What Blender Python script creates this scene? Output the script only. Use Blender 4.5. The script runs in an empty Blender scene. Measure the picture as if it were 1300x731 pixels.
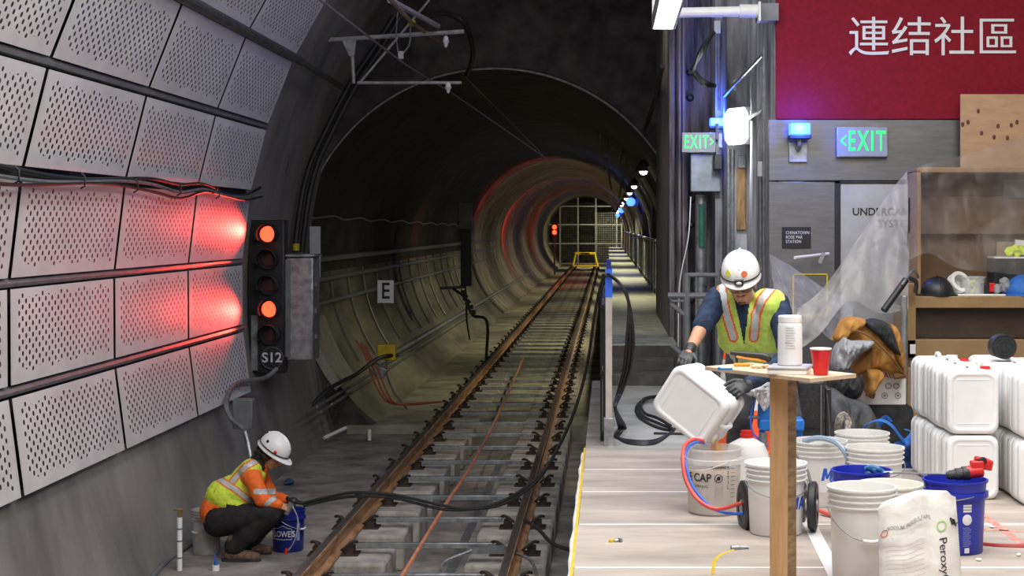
import bpy, bmesh, math, random
from mathutils import Vector, Matrix, Euler, noise
random.seed(7)
R_ = math.radians
SC = bpy.context.scene
COL = SC.collection
V = Vector
# ------------------------------------------------------------------ camera, light, exposure
CAMZ, F, VX, VY = 1.56, 2000.0, 772.0, 288.0
cd = bpy.data.cameras.new('camera'); cam = bpy.data.objects.new('camera', cd); COL.objects.link(cam)
cam.location = (0, 0, CAMZ); cam.rotation_euler = (R_(90), 0, 0)
cd.sensor_width = 36; cd.lens = 36*F/1300; cd.shift_x = -(VX-650)/1300; cd.shift_y = -(365.5-VY)/1300
cd.clip_end = 400; cd.clip_start = .05
SC.camera = cam
w = bpy.data.worlds.new('world'); SC.world = w; w.use_nodes = True
w.node_tree.nodes['Background'].inputs[0].default_value = (.75, .82, 1, 1)
w.node_tree.nodes['Background'].inputs[1].default_value = .05
SC.view_settings.view_transform = 'Standard'; SC.view_settings.look = 'None'
SC.view_settings.gamma = 1; SC.view_settings.use_curve_mapping = False
SC.view_settings.exposure = 0.0
def area(name, loc, rot, sx, sy, e, col=(1, 1, 1), spread=180):
    l = bpy.data.lights.new(name, 'AREA'); l.shape = 'RECTANGLE'; l.size = sx; l.size_y = sy; l.energy = e; l.color = col
    l.spread = R_(spread)
    o = bpy.data.objects.new(name, l); COL.objects.link(o); o.location = loc; o.rotation_euler = [R_(a) for a in rot]; return o
def point(name, loc, e, col, r=.05):
    l = bpy.data.lights.new(name, 'POINT'); l.energy = e; l.color = col; l.shadow_soft_size = r
    o = bpy.data.objects.new(name, l); COL.objects.link(o); o.location = loc; return o
def spot(name, loc, target, e, col, size=60, blend=.15, r=.04):
    l = bpy.data.lights.new(name, 'SPOT'); l.energy = e; l.color = col; l.spot_size = R_(size); l.spot_blend = blend; l.shadow_soft_size = r
    o = bpy.data.objects.new(name, l); COL.objects.link(o); o.location = loc
    o.rotation_euler = (V(target)-V(loc)).to_track_quat('-Z', 'Y').to_euler(); return o
# station ceiling lighting over the platform and over the track
area('platform_ceiling_light', (2.2, 6.2, 5.2), (0, 0, 0), 3.2, 7, 520, (1, .96, .91))
area('platform_wall_washer', (1.6, 3.0, 3.6), (62, 0, 0), 3.0, 1.2, 60, (1, .96, .92))
area('track_ceiling_light', (-1.0, 7.0, 5.8), (0, -8, 0), 1.6, 8, 330, (.93, .95, 1))
spot('walkway_fill_spot', (.3, 17.5, 6.2), (.3, 19.3, .3), 420, (1, .93, .68), 42, .6, .15)  # unseen spot added to brighten the near stretch of walkway
spot('cavern_lamp_over_tunnel_mouth', (-1.6, 18.5, 6.4), (-2.0, 22.5, -1.2), 520, (1, .92, .60), 60, .9, .2)

area('cavern_fill_light', (-.6, 15.5, 6.3), (0, 0, 0), 1.6, 3.5, 80, (.80, .86, 1))  # added fill that lifts the cavern wall and tunnel mouth

# ------------------------------------------------------------------ helpers
def W(px, py, Y): return V(((px-VX)*Y/F, Y, CAMZ-(py-VY)*Y/F))
def FP(px, py, z=0.0):
    Y = F*(CAMZ-z)/(py-VY); return V(((px-VX)*Y/F, Y, z))
def cr(pts, k=6):
    pts = [V(p) for p in pts]
    if len(pts) < 3: return pts
    P = [pts[0]*2-pts[1]]+pts+[pts[-1]*2-pts[-2]]; out = []
    for i in range(1, len(P)-2):
        a, b, c, d = P[i-1:i+3]
        for j in range(k):
            t = j/k
            out.append(.5*((2*b)+(c-a)*t+(2*a-5*b+4*c-d)*t*t+(3*b-a-3*c+d)*t**3))
    out.append(pts[-1]); return out
class MB:
    def __init__(s): s.v = []; s.f = []; s.m = []
    def add(s, vs, fs, m=0):
        o = len(s.v); s.v += [V(p) for p in vs]
        for f in fs: s.f.append([o+i for i in f]); s.m.append(m)
        return s
    def box(s, c, d, R=None, m=0):
        hx, hy, hz = d[0]/2, d[1]/2, d[2]/2; R = R or Matrix.Identity(3); c = V(c)
        vs = [c+R@V((x, y, z)) for x in (-hx, hx) for y in (-hy, hy) for z in (-hz, hz)]
        return s.add(vs, [(0, 1, 3, 2), (4, 6, 7, 5), (0, 4, 5, 1), (2, 3, 7, 6), (0, 2, 6, 4), (1, 5, 7, 3)], m)
    def bb(s, x0, x1, y0, y1, z0, z1, m=0):
        return s.box(((x0+x1)/2, (y0+y1)/2, (z0+z1)/2), (x1-x0, y1-y0, z1-z0), None, m)
    def loft(s, loops, cap0=True, cap1=True, m=0, closed=True):
        n = len(loops[0]); vs = [p for l in loops for p in l]; fs = []
        for i in range(len(loops)-1):
            for j in range(n if closed else n-1):
                k = (j+1) % n; fs.append((i*n+j, i*n+k, (i+1)*n+k, (i+1)*n+j))
        if cap0: fs.append(tuple(range(n))[::-1])
        if cap1: fs.append(tuple((len(loops)-1)*n+j for j in range(n)))
        return s.add(vs, fs, m)
    def tube(s, pts, r, n=8, m=0, caps=True, sq=1.0):
        pts = [V(p) for p in pts]; N = len(pts); rs = r if isinstance(r, (list, tuple)) else [r]*N
        t = (pts[1]-pts[0]).normalized(); u = t.orthogonal().normalized(); loops = []
        for i, p in enumerate(pts):
            t2 = (pts[min(i+1, N-1)]-pts[max(i-1, 0)])
            if t2.length > 1e-9: t2.normalize(); u = (u-t2*u.dot(t2)); u = u.normalized() if u.length > 1e-6 else t2.orthogonal().normalized(); t = t2
            b = t.cross(u)
            loops.append([p+(u*math.cos(2*math.pi*j/n)+b*math.sin(2*math.pi*j/n)*sq)*rs[i] for j in range(n)])
        return s.loft(loops, caps, caps, m)
    def cyl(s, a, b, r0, r1=None, n=16, m=0): return s.tube([a, b], [r0, r0 if r1 is None else r1], n, m)
    def lathe(s, prof, c=(0, 0, 0), n=32, m=0, R=None):
        c = V(c); R = R or Matrix.Identity(3)
        loops = [[c+R@V((r*math.cos(2*math.pi*j/n), r*math.sin(2*math.pi*j/n), z)) for j in range(n)] for r, z in prof]
        return s.loft(loops, prof[0][0] > 1e-4, prof[-1][0] > 1e-4, m)
    def ell(s, c, r, R=None, n=14, m=0):
        r = (r, r, r) if not isinstance(r, (tuple, list)) else r; R = R or Matrix.Identity(3); c = V(c); k = n//2+1
        loops = []
        for i in range(k+1):
            a = -math.pi/2+math.pi*i/k; ca = max(math.cos(a), 1e-3)
            loops.append([c+R@V((r[0]*ca*math.cos(2*math.pi*j/n), r[1]*ca*math.sin(2*math.pi*j/n), r[2]*math.sin(a))) for j in range(n)])
        return s.loft(loops, True, True, m)
    def limb(s, pts, rs, m=0, n=14):
        pts = [V(p) for p in pts]
        for i, p in enumerate(pts): s.ell(p, rs[i], n=n, m=m)
        for i in range(len(pts)-1): s.tube([pts[i], pts[i+1]], [rs[i], rs[i+1]], n, m)
        return s
    def prism(s, poly, y0, y1, m=0):      # outline in XZ pushed along Y
        return s.loft([[V((x, y0, z)) for x, z in poly], [V((x, y1, z)) for x, z in poly]], True, True, m)
    def xf(s, M):
        s.v = [M@p for p in s.v]; return s
    def build(s, name, mat, parent=None, world=False, bevel=0, smooth=True, ang=35, uv=None, seg=2):
        vs = s.v; off = V((0, 0, 0))
        if parent is None:
            xs = [p.x for p in vs]; ys = [p.y for p in vs]; zs = [p.z for p in vs]
            off = V(((min(xs)+max(xs))/2, (min(ys)+max(ys))/2, min(zs)))
        elif world:
            off = V(parent.matrix_world.translation) if parent.parent is None else V(parent['_wl'])
        me = bpy.data.meshes.new(name); me.from_pydata([tuple(p-off) for p in vs], [], s.f); me.validate()
        mats = mat if isinstance(mat, (list, tuple)) else [mat]
        for k in mats: me.materials.append(k)
        if len(me.polygons) == len(s.m): me.polygons.foreach_set('material_index', s.m)
        if uv:
            ul = me.uv_layers.new(name='UVMap')
            for l in me.loops: ul.data[l.index].uv = uv[l.vertex_index]
        bm = bmesh.new(); bm.from_mesh(me); bmesh.ops.recalc_face_normals(bm, faces=bm.faces); bm.to_mesh(me); bm.free()
        if smooth:
            me.polygons.foreach_set('use_smooth', [True]*len(me.polygons)); me.set_sharp_from_angle(angle=R_(ang))
        o = bpy.data.objects.new(name, me); COL.objects.link(o)
        if parent: o.parent = parent
        if parent is None: o.location = off
        if bevel:
            b = o.modifiers.new('bevel', 'BEVEL'); b.width = bevel; b.segments = seg; b.limit_method = 'ANGLE'; b.angle_limit = R_(40)
        return o
    def remesh(s, name, mats, parent, vox=.008, fn=None, world=True, smooth=3, disp=None):
        """fuse the overlapping volumes into one continuous skin; fn(point)->material index"""
        me = bpy.data.meshes.new('tmp'); me.from_pydata([tuple(p) for p in s.v], [], s.f)
        o = bpy.data.objects.new('tmp', me); COL.objects.link(o)
        bm = bmesh.new(); bm.from_mesh(me); bmesh.ops.recalc_face_normals(bm, faces=bm.faces); bm.to_mesh(me); bm.free()
        r = o.modifiers.new('r', 'REMESH'); r.mode = 'VOXEL'; r.voxel_size = vox
        if smooth: q = o.modifiers.new('s', 'SMOOTH'); q.factor = .6; q.iterations = smooth
        dg = bpy.context.evaluated_depsgraph_get(); dg.update()
        m2 = bpy.data.meshes.new_from_object(o.evaluated_get(dg)); bpy.data.objects.remove(o); bpy.data.meshes.remove(me)
        m2.name = name; m2.materials.clear()
        mats = mats if isinstance(mats, (list, tuple)) else [mats]
        for k in mats: m2.materials.append(k)
        if disp:
            ns = [V(v.normal) for v in m2.vertices]
            for v, nn in zip(m2.vertices, ns): v.co = v.co+nn*disp(v.co)
        if fn:
            for p in m2.polygons: p.material_index = fn(p.center, p.normal)
        else:
            m2.polygons.foreach_set('material_index', [0]*len(m2.polygons))
        m2.polygons.foreach_set('use_smooth', [True]*len(m2.polygons))
        if parent is None:
            xs = [v.co for v in m2.vertices]; off = V(((min(p.x for p in xs)+max(p.x for p in xs))/2, (min(p.y for p in xs)+max(p.y for p in xs))/2, min(p.z for p in xs)))
        else: off = V(parent.matrix_world.translation) if world and parent.parent is None else V((0, 0, 0))
        m2.transform(Matrix.Translation(-off))
        ob = bpy.data.objects.new(name, m2); COL.objects.link(ob); ob.parent = parent
        if parent is None: ob.location = off
        return ob
def tag(o, label=None, cat=None, group=None, kind=None):
    if label: o['label'] = label
    if cat: o['category'] = cat
    if group: o['group'] = group
    if kind: o['kind'] = kind
    return o
def thing(name, label, cat, loc=(0, 0, 0), rz=0, group=None):
    o = bpy.data.objects.new(name, None); COL.objects.link(o); o.location = loc; o.rotation_euler = (0, 0, rz)
    o.matrix_world = Matrix.Translation(V(loc)) @ Matrix.Rotation(rz, 4, 'Z'); o.empty_display_size = .1
    return tag(o, label, cat, group)
def struct(o): o['kind'] = 'structure'; return o
def copy_tree(o, parent=None):
    c = o.copy(); COL.objects.link(c)
    if parent: c.parent = parent
    for ch in [x for x in bpy.data.objects if x.parent == o]: copy_tree(ch, c)
    return c
# ------------------------------------------------------------------ materials
MC = {}
def mat(name, col, rough=.6, metal=0, var=.12, sc=8, bump=0, bsc=None, emit=None, es=1, trans=0, alpha=1, tex=None, col2=None, spec=.5, coat=0, stretch=(1, 1, 1), detail=6):
    if name in MC: return MC[name]
    m = bpy.data.materials.new(name); m.use_nodes = True; nt = m.node_tree; b = nt.nodes['Principled BSDF']; L = nt.links.new
    b.inputs['Roughness'].default_value = rough; b.inputs['Metallic'].default_value = metal
    b.inputs['Specular IOR Level'].default_value = spec
    b.inputs['Transmission Weight'].default_value = trans; b.inputs['Alpha'].default_value = alpha
    if coat: b.inputs['Coat Weight'].default_value = coat
    tc = nt.nodes.new('ShaderNodeTexCoord'); mp = nt.nodes.new('ShaderNodeMapping'); mp.inputs['Scale'].default_value = stretch
    L(tc.outputs['Object'], mp.inputs[0])
    n = nt.nodes.new('ShaderNodeTexNoise'); n.inputs['Scale'].default_value = sc; n.inputs['Detail'].default_value = detail; n.inputs['Roughness'].default_value = .6
    L(mp.outputs[0], n.inputs['Vector'])
    r = nt.nodes.new('ShaderNodeValToRGB'); c2 = col2 or tuple(max(0, c*(1-var*2.2)) for c in col); c1 = tuple(min(1, c*(1+var)) for c in col) if not col2 else col
    r.color_ramp.elements[0].position = .32; r.color_ramp.elements[1].position = .68
    r.color_ramp.elements[0].color = (*c2, 1); r.color_ramp.elements[1].color = (*c1, 1)
    L(n.outputs['Fac'], r.inputs[0]); L(r.outputs[0], b.inputs['Base Color'])
    if bump:
        n2 = nt.nodes.new('ShaderNodeTexNoise'); n2.inputs['Scale'].default_value = bsc or sc*4; n2.inputs['Detail'].default_value = 5
        L(mp.outputs[0], n2.inputs['Vector'])
        bp = nt.nodes.new('ShaderNodeBump'); bp.inputs['Strength'].default_value = bump; bp.inputs['Distance'].default_value = .02
        L(n2.outputs['Fac'], bp.inputs['Height']); L(bp.outputs[0], b.inputs['Normal'])
    if emit: b.inputs['Emission Color'].default_value = (*emit, 1); b.inputs['Emission Strength'].default_value = es
    MC[name] = m; return m
def film(name, col, fac, rough=.3):     # clear plastic: part see-through, part milky
    m = bpy.data.materials.new(name); m.use_nodes = True; nt = m.node_tree; L = nt.links.new; b = nt.nodes['Principled BSDF']; out = nt.nodes['Material Output']
    b.inputs['Base Color'].default_value = (*col, 1); b.inputs['Roughness'].default_value = rough
    t = nt.nodes.new('ShaderNodeBsdfTransparent'); mx = nt.nodes.new('ShaderNodeMixShader')
    tl = nt.nodes.new('ShaderNodeBsdfTranslucent'); tl.inputs[0].default_value = (*col, 1); mx2 = nt.nodes.new('ShaderNodeMixShader'); mx2.inputs[0].default_value = .35
    L(b.outputs[0], mx2.inputs[1]); L(tl.outputs[0], mx2.inputs[2])
    tc = nt.nodes.new('ShaderNodeTexCoord'); n = nt.nodes.new('ShaderNodeTexNoise'); n.inputs['Scale'].default_value = 3.5; n.inputs['Detail'].default_value = 7; n.inputs['Distortion'].default_value = 1.2
    mr = nt.nodes.new('ShaderNodeMapRange'); mr.inputs[1].default_value = .3; mr.inputs[2].default_value = .7; mr.inputs[3].default_value = max(0, fac-.12); mr.inputs[4].default_value = fac+.14
    L(tc.outputs['Object'], n.inputs[0]); L(n.outputs['Fac'], mr.inputs[0]); L(mr.outputs[0], mx.inputs[0])
    L(t.outputs[0], mx.inputs[1]); L(mx2.outputs[0], mx.inputs[2]); L(mx.outputs[0], out.inputs[0])
    return m
def perforated():
    m = bpy.data.materials.new('perforated_panel'); m.use_nodes = True; nt = m.node_tree; L = nt.links.new; b = nt.nodes['Principled BSDF']
    b.inputs['Roughness'].default_value = .5
    def M(op, a, c=None, d=None):
        n = nt.nodes.new('ShaderNodeMath'); n.operation = op
        for i, x in enumerate((a, c, d)):
            if x is None: continue
            if isinstance(x, (int, float)): n.inputs[i].default_value = x
            else: L(x, n.inputs[i])
        return n.outputs[0]
    uv = nt.nodes.new('ShaderNodeUVMap'); sp = nt.nodes.new('ShaderNodeSeparateXYZ'); L(uv.outputs[0], sp.inputs[0]); u, v = sp.outputs[0], sp.outputs[1]
    PU, PV = .130, .080
    def lat(ou, ov):
        fu = M('FRACT', M('ADD', M('DIVIDE', u, PU), ou)); fv = M('FRACT', M('ADD', M('DIVIDE', v, PV), ov))
        du = M('MULTIPLY', M('SUBTRACT', fu, .5), PU); dv = M('MULTIPLY', M('SUBTRACT', fv, .5), PV)
        return M('SQRT', M('ADD', M('MULTIPLY', du, du), M('MULTIPLY', dv, dv)))
    d = M('MINIMUM', lat(0, 0), lat(.5, .5))
    hole = M('LESS_THAN', d, .0185)
    wob = M('MULTIPLY', M('SINE', M('MULTIPLY', u, 14.5)), .018)     # the field of holes has a stepped edge
    inside = M('MULTIPLY', M('MULTIPLY', M('GREATER_THAN', u, .085), M('LESS_THAN', u, 2.115)),
               M('MULTIPLY', M('GREATER_THAN', M('ADD', v, wob), .085), M('LESS_THAN', M('ADD', v, wob), .60)))
    fac = M('MULTIPLY', hole, inside)
    n = nt.nodes.new('ShaderNodeTexNoise'); n.inputs['Scale'].default_value = 2.5; n.inputs['Detail'].default_value = 6
    tc = nt.nodes.new('ShaderNodeTexCoord'); L(tc.outputs['Object'], n.inputs[0])
    r = nt.nodes.new('ShaderNodeValToRGB'); r.color_ramp.elements[0].color = (.62, .60, .59, 1); r.color_ramp.elements[1].color = (.76, .74, .72, 1)
    r.color_ramp.elements[0].position = .3; r.color_ramp.elements[1].position = .7; L(n.outputs['Fac'], r.inputs[0])
    mx = nt.nodes.new('ShaderNodeMix'); mx.data_type = 'RGBA'; L(fac, mx.inputs[0]); L(r.outputs[0], mx.inputs[6]); mx.inputs[7].default_value = (.035, .032, .03, 1)
    L(mx.outputs[2], b.inputs['Base Color'])
    return m
def sheet_metal_grate():
    m = mat('walkway_grating', (.42, .43, .36), .5, .3, .2, 5); nt = m.node_tree; L = nt.links.new; b = nt.nodes['Principled BSDF']
    tc = nt.nodes.new('ShaderNodeTexCoord'); wv = nt.nodes.new('ShaderNodeTexWave'); wv.inputs['Scale'].default_value = 5; wv.bands_direction = 'Y'
    L(tc.outputs['Object'], wv.inputs[0]); bp = nt.nodes.new('ShaderNodeBump'); bp.inputs['Strength'].default_value = .6; L(wv.outputs['Fac'], bp.inputs['Height']); L(bp.outputs[0], b.inputs['Normal'])
    return m
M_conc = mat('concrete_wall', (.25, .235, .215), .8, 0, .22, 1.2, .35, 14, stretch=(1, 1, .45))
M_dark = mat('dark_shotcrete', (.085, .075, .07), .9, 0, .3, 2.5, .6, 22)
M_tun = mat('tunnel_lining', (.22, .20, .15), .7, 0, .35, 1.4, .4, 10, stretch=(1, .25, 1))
M_dtun = mat('shaded_tunnel_crown', (.045, .042, .042), .9, 0, .3, 2.5, .5, 22)  # dark shotcrete colour, deepened to paint in the unlit crown's shade
M_pale = mat('pale_tunnel_lining', (.30, .265, .23), .7, 0, .25, 1.2, .3, 8)
M_floor = mat('trackbed_concrete', (.30, .27, .245), .85, 0, .28, 2.2, .3, 25)
M_tfloor = mat('tunnel_floor_concrete', (.36, .34, .27), .8, 0, .25, 1.5, .3, 15)
M_plinth = mat('plinth_concrete', (.42, .39, .35), .85, 0, .2, 5, .3, 30)
M_plat = mat('platform_board', (.45, .385, .335), .7, 0, .16, 2.2, .1, 30, stretch=(.5, 1.6, 1))
M_gray = mat('grey_paint', (.20, .21, .215), .5, .2, .12, 6)
M_steel = mat('stainless_steel', (.225, .225, .22), .38, .85, .08, 4, stretch=(1, 1, 8))
M_galv = mat('galvanised_steel', (.42, .44, .45), .42, .75, .2, 12)
M_black = mat('black_plastic', (.018, .018, .02), .45, 0, .2, 10)
M_hang = mat('weathered_pipe', (.46, .44, .42), .5, .2, .15, 12)
M_rub = mat('black_rubber', (.02, .02, .021), .5, 0, .2, 10)
M_white = mat('white_plastic', (.90, .895, .875), .35, 0, .04, 4)
M_hdpe = mat('white_hdpe', (.84, .84, .83), .4, 0, .03, 5)
M_red = mat('red_wall_panel', (.23, .008, .02), .75, 0, .08, 30, spec=.2)
M_rail = mat('rusty_rail', (.50, .27, .13), .5, .25, .3, 6, .2, 30, stretch=(3, .5, 3))
M_railtop = mat('polished_rail_head', (.42, .38, .34), .3, .85, .2, 9, stretch=(6, .3, 1))
M_rust = mat('dark_rusty_iron', (.055, .038, .03), .7, .3, .3, 20)
M_ply = mat('plywood', (.52, .33, .19), .65, 0, .15, 5, col2=(.42, .25, .14), stretch=(1, 1, 4))
M_wood = mat('lumber', (.68, .41, .20), .6, 0, .2, 6, .1, 30, stretch=(5, 5, .6), col2=(.52, .29, .13))
M_brown = mat('tan_enamel', (.30, .185, .085), .5, 0, .08, 4)
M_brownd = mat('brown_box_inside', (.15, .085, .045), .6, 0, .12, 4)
M_hivis = mat('hi_vis_yellow', (.70, .86, .07), .7, 0, .08, 20, .15, 25)
M_hivis2 = mat('hi_vis_yellow_green', (.66, .88, .16), .7, 0, .08, 18, .15, 25)
M_org = mat('hi_vis_orange', (1.0, .17, .02), .7, 0, .06, 20, .2, 20)
M_refl = mat('reflective_silver', (.62, .63, .62), .45, .15, .05, 20)
M_navy = mat('navy_cloth', (.018, .040, .095), .85, 0, .3, 14, .3, 40)
M_skin = mat('skin', (.62, .31, .19), .5, 0, .08, 20)
M_hair = mat('dark_hair', (.025, .014, .01), .7, 0, .3, 40, .6, 90)
M_pants = mat('black_work_trousers', (.018, .016, .016), .9, 0, .3, 15, .3, 40)
M_boot = mat('brown_boot', (.16, .09, .055), .7, 0, .3, 25, .2)
M_glove = mat('dark_rubber_glove', (.035, .038, .042), .45, 0, .3, 18, .2, 40)
M_blue = mat('blue_plastic', (.015, .030, .42), .35, 0, .08, 5)
M_blued = mat('dark_blue_plastic', (.012, .022, .22), .4, 0, .1, 5)
M_bluetxt = mat('blue_print', (.02, .10, .55), .5, 0, .02)
M_ink = mat('black_print', (.015, .015, .016), .6, 0, .02)
M_wink = mat('white_print', (.75, .75, .74), .6, 0, .02)
M_gink = mat('grey_print', (.32, .31, .31), .6, 0, .02)
M_tape = mat('white_tape', (.82, .81, .79), .5, 0, .05)
M_yel = mat('yellow_paint', (.75, .52, .02), .5, 0, .1)
M_coat = mat('tan_canvas', (.50, .24, .055), .85, 0, .15, 10, .2, 60)
M_blk = mat('black_cloth', (.03, .032, .036), .9, 0, .3, 12, .3, 40)
M_gcl = mat('grey_cloth', (.36, .37, .39), .85, 0, .2, 9, .3, 40)
M_webb = mat('blue_webbing', (.03, .16, .55), .7, 0, .15, 20)
M_redp = mat('red_plastic', (.72, .02, .02), .4, 0, .06)
M_cup = mat('red_cup', (.78, .02, .025), .35, 0, .06, 40)
M_cone = mat('orange_cone', (1, .13, .03), .5, 0, .05)
M_hred = mat('red_hose', (.72, .09, .07), .4, 0, .08)
M_hblu = mat('blue_hose', (.04, .16, .75), .4, 0, .08)
M_pump = mat('blue_machine_paint', (.02, .20, .65), .4, 0, .08)
M_perf = perforated()
M_grate = sheet_metal_grate()
M_film = film('clear_plastic_sheet', (.75, .74, .72), .42)
M_bagfilm = film('clear_bag_film', (.9, .9, .9), .38)
M_milky = film('milky_bucket_plastic', (.9, .89, .86), .86, .4)
E_red = mat('red_signal_lens', (.6, .05, .02), .4, 0, .02, emit=(1, .055, .02), es=4)
E_blue = mat('blue_lamp', (.05, .1, 1), .4, 0, .02, emit=(.03, .09, 1), es=7)
E_flood = mat('floodlight_face', (1, 1, 1), .4, 0, .0, emit=(.95, .97, 1), es=5)
E_white = mat('white_lamp', (1, 1, 1), .4, 0, .0, emit=(1, .97, .92), es=14)
E_green = mat('green_exit_letters', (.05, .6, .2), .4, 0, .0, emit=(.01, .85, .12), es=.9)
E_exit = mat('exit_sign_face', (.30, .34, .38), .5, 0, .04)

def text(s, size, m, parent, loc, rot=(90, 0, 0), align='CENTER', ext=.001, bold=0, wrap=None, name='lettering', sx=1.0, shear=0, space=1.0):
    """raised lettering; wrap=(radius) bends it about a vertical axis through the parent"""
    if 'M' in s: bold = 0
    c = bpy.data.curves.new(name, 'FONT'); c.body = s; c.size = size; c.align_x = align; c.align_y = 'CENTER'; c.extrude = 0 if wrap else ext; c.offset = bold; c.shear = shear; c.space_character = space
    o = bpy.data.objects.new('tmp', c); COL.objects.link(o); dg = bpy.context.evaluated_depsgraph_get(); dg.update()
    me = bpy.data.meshes.new_from_object(o.evaluated_get(dg)); bpy.data.objects.remove(o); me.name = name; me.materials.clear(); me.materials.append(m)
    me.transform(Matrix.Scale(sx, 4, V((1, 0, 0))))
    if wrap:
        rad, a0, z0 = wrap
        bm = bmesh.new(); bm.from_mesh(me); bmesh.ops.triangulate(bm, faces=bm.faces)
        for _ in range(3):
            es_ = [e for e in bm.edges if abs(e.verts[0].co.x-e.verts[1].co.x) > .012]
            if es_: bmesh.ops.subdivide_edges(bm, edges=es_, cuts=1); bmesh.ops.triangulate(bm, faces=[f for f in bm.faces if len(f.verts) > 3])
        bm.to_mesh(me); bm.free()
        for v in me.vertices:
            a = a0+v.co.x/rad; z = z0+v.co.y; rr = rad
            v.co = V((rr*math.sin(a), -rr*math.cos(a), z))
        o = bpy.data.objects.new(name, me); COL.objects.link(o); o.parent = parent
    else:
        o = bpy.data.objects.new(name, me); COL.objects.link(o); o.parent = parent; o.location = loc; o.rotation_euler = [R_(a) for a in rot]
    return o
# ================================================================== STRUCTURE
XT, ZT, RT = -1.57, 1.02, 2.75          # bored tunnel axis and radius
XC, ZC, RC, RP = 1.96, .85, 6.09, 6.0   # station cavern
YP = 21.7; ZF = -1.29; ZTF = -1.17; RAILX = (-2.27, -.77)
def arc(cx, cz, r, a0, a1, n): return [(cx+r*math.cos(R_(a0+(a1-a0)*i/n)), cz+r*math.sin(R_(a0+(a1-a0)*i/n))) for i in range(n+1)]
def shell(pts, ys, name, m, flip=False):
    b = MB(); b.loft([[V((x, y, z)) for x, z in pts] for y in ys], False, False, closed=False)
    return struct(b.build(name, m, ang=60))
def offset_shell(cx, cz, r0, r1, a0, a1, n, y0, y1, name, m):
    p = arc(cx, cz, r0, a0, a1, n)+arc(cx, cz, r1, a1, a0, n)
    b = MB(); b.prism(p, y0, y1); return struct(b.build(name, m, ang=30))
offset_shell(XC, ZC, RC, RC+.3, 201, 135, 40, 0, YP, 'wall_left', M_conc)
offset_shell(XC, ZC, RC-.025, RC-.005, 190.3, 135, 30, 0, 17.42, 'wall_left_backing', mat('dark_backing', (.035, .03, .027), .8, 0, .3, 4))
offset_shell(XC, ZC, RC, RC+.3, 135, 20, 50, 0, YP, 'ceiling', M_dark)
b = MB(); b.bb(-4.2, -2.40, 0, YP, ZF-.3, ZF); struct(b.build('floor', M_floor))
b = MB(); b.bb(-2.40, -.16, 0, YP, -1.75, -1.47); struct(b.build('floor_between_rails', M_floor))
b = MB(); b.bb(-.16, 9, 0, 16, -1.75, 0); struct(b.build('floor_platform', M_floor))
# tunnel
a_l, a_r = 180+math.degrees(math.asin((ZT-ZTF)/RT)), -math.degrees(math.asin((ZT-ZTF)/RT))
offset_shell(XT, ZT, RT, RT+.25, a_l, 183, 14, YP+.3, 49, 'wall_tunnel_left', M_tun)
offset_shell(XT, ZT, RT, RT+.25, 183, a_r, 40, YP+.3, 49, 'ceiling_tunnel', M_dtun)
# pale segmental lining: rings with a joint groove between them
b = MB(); nseg = 44
Ys = []; y = 49.0
while y < 118: Ys += [(y, RT-.06), (y+1.40, RT-.06), (y+1.44, RT-.02), (y+1.49, RT-.02)]; y += 1.5
b.loft([[V((x, yy, z)) for x, z in arc(XT, ZT, r, a_l-1, a_r+1, nseg)] for yy, r in Ys], False, False, closed=False)
o = struct(b.build('wall_tunnel_far', M_pale, ang=20)); sm = o.modifiers.new('thick', 'SOLIDIFY'); sm.thickness = .2; sm.offset = 1
b = MB(); b.bb(-3.6, .05, YP, 118, ZTF-.6, ZTF); struct(b.build('floor_tunnel', M_tfloor))
b = MB(); b.bb(XT-3, XT+3, 116, 116.3, -1.5, 4); struct(b.build('wall_tunnel_end', M_dark))
# end wall of the cavern round the tunnel mouth
outer = []; inner = []; n = 72
for i in range(n+1):
    a = 2*math.pi*i/n; d = V((math.cos(a), math.sin(a)))
    inner.append((XT+RT*d.x, ZT+RT*d.y))
    o_ = V((XT-XC, ZT-ZC)); bq = o_.dot(d); t = -bq+math.sqrt(bq*bq-(o_.length_squared-(RC+.1)**2))
    outer.append((XT+t*d.x, ZT+t*d.y))
b = MB(); L4 = [[V((x, YP, z)) for x, z in inner], [V((x, YP, z)) for x, z in outer], [V((x, YP+.3, z)) for x, z in outer], [V((x, YP+.3, z)) for x, z in inner]]
for i in range(n):
    b.add([L4[0][i], L4[0][i+1], L4[1][i+1], L4[1][i]], [(0, 1, 2, 3)]); b.add([L4[0][i], L4[0][i+1], L4[3][i+1], L4[3][i]], [(0, 1, 2, 3)]); b.add([L4[3][i], L4[3][i+1], L4[2][i+1], L4[2][i]], [(0, 1, 2, 3)])
struct(b.build('wall_tunnel_mouth', M_dark))
b = MB(); b.tube([V((x, YP-.03, z)) for x, z in arc(XT, ZT, RT-.03, 196, -5, 60)], .016, 8); struct(b.build('trim_tunnel_mouth', M_galv))
b = MB(); b.prism(arc(XT, ZT, RT+.02, 218, 196, 8)+arc(XT, ZT, RT-.10, 196, 218, 8), YP-.02, YP+1.2); struct(b.build('trim_invert_edge', mat('invert_edge_concrete', (.42, .40, .33), .8)))
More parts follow.
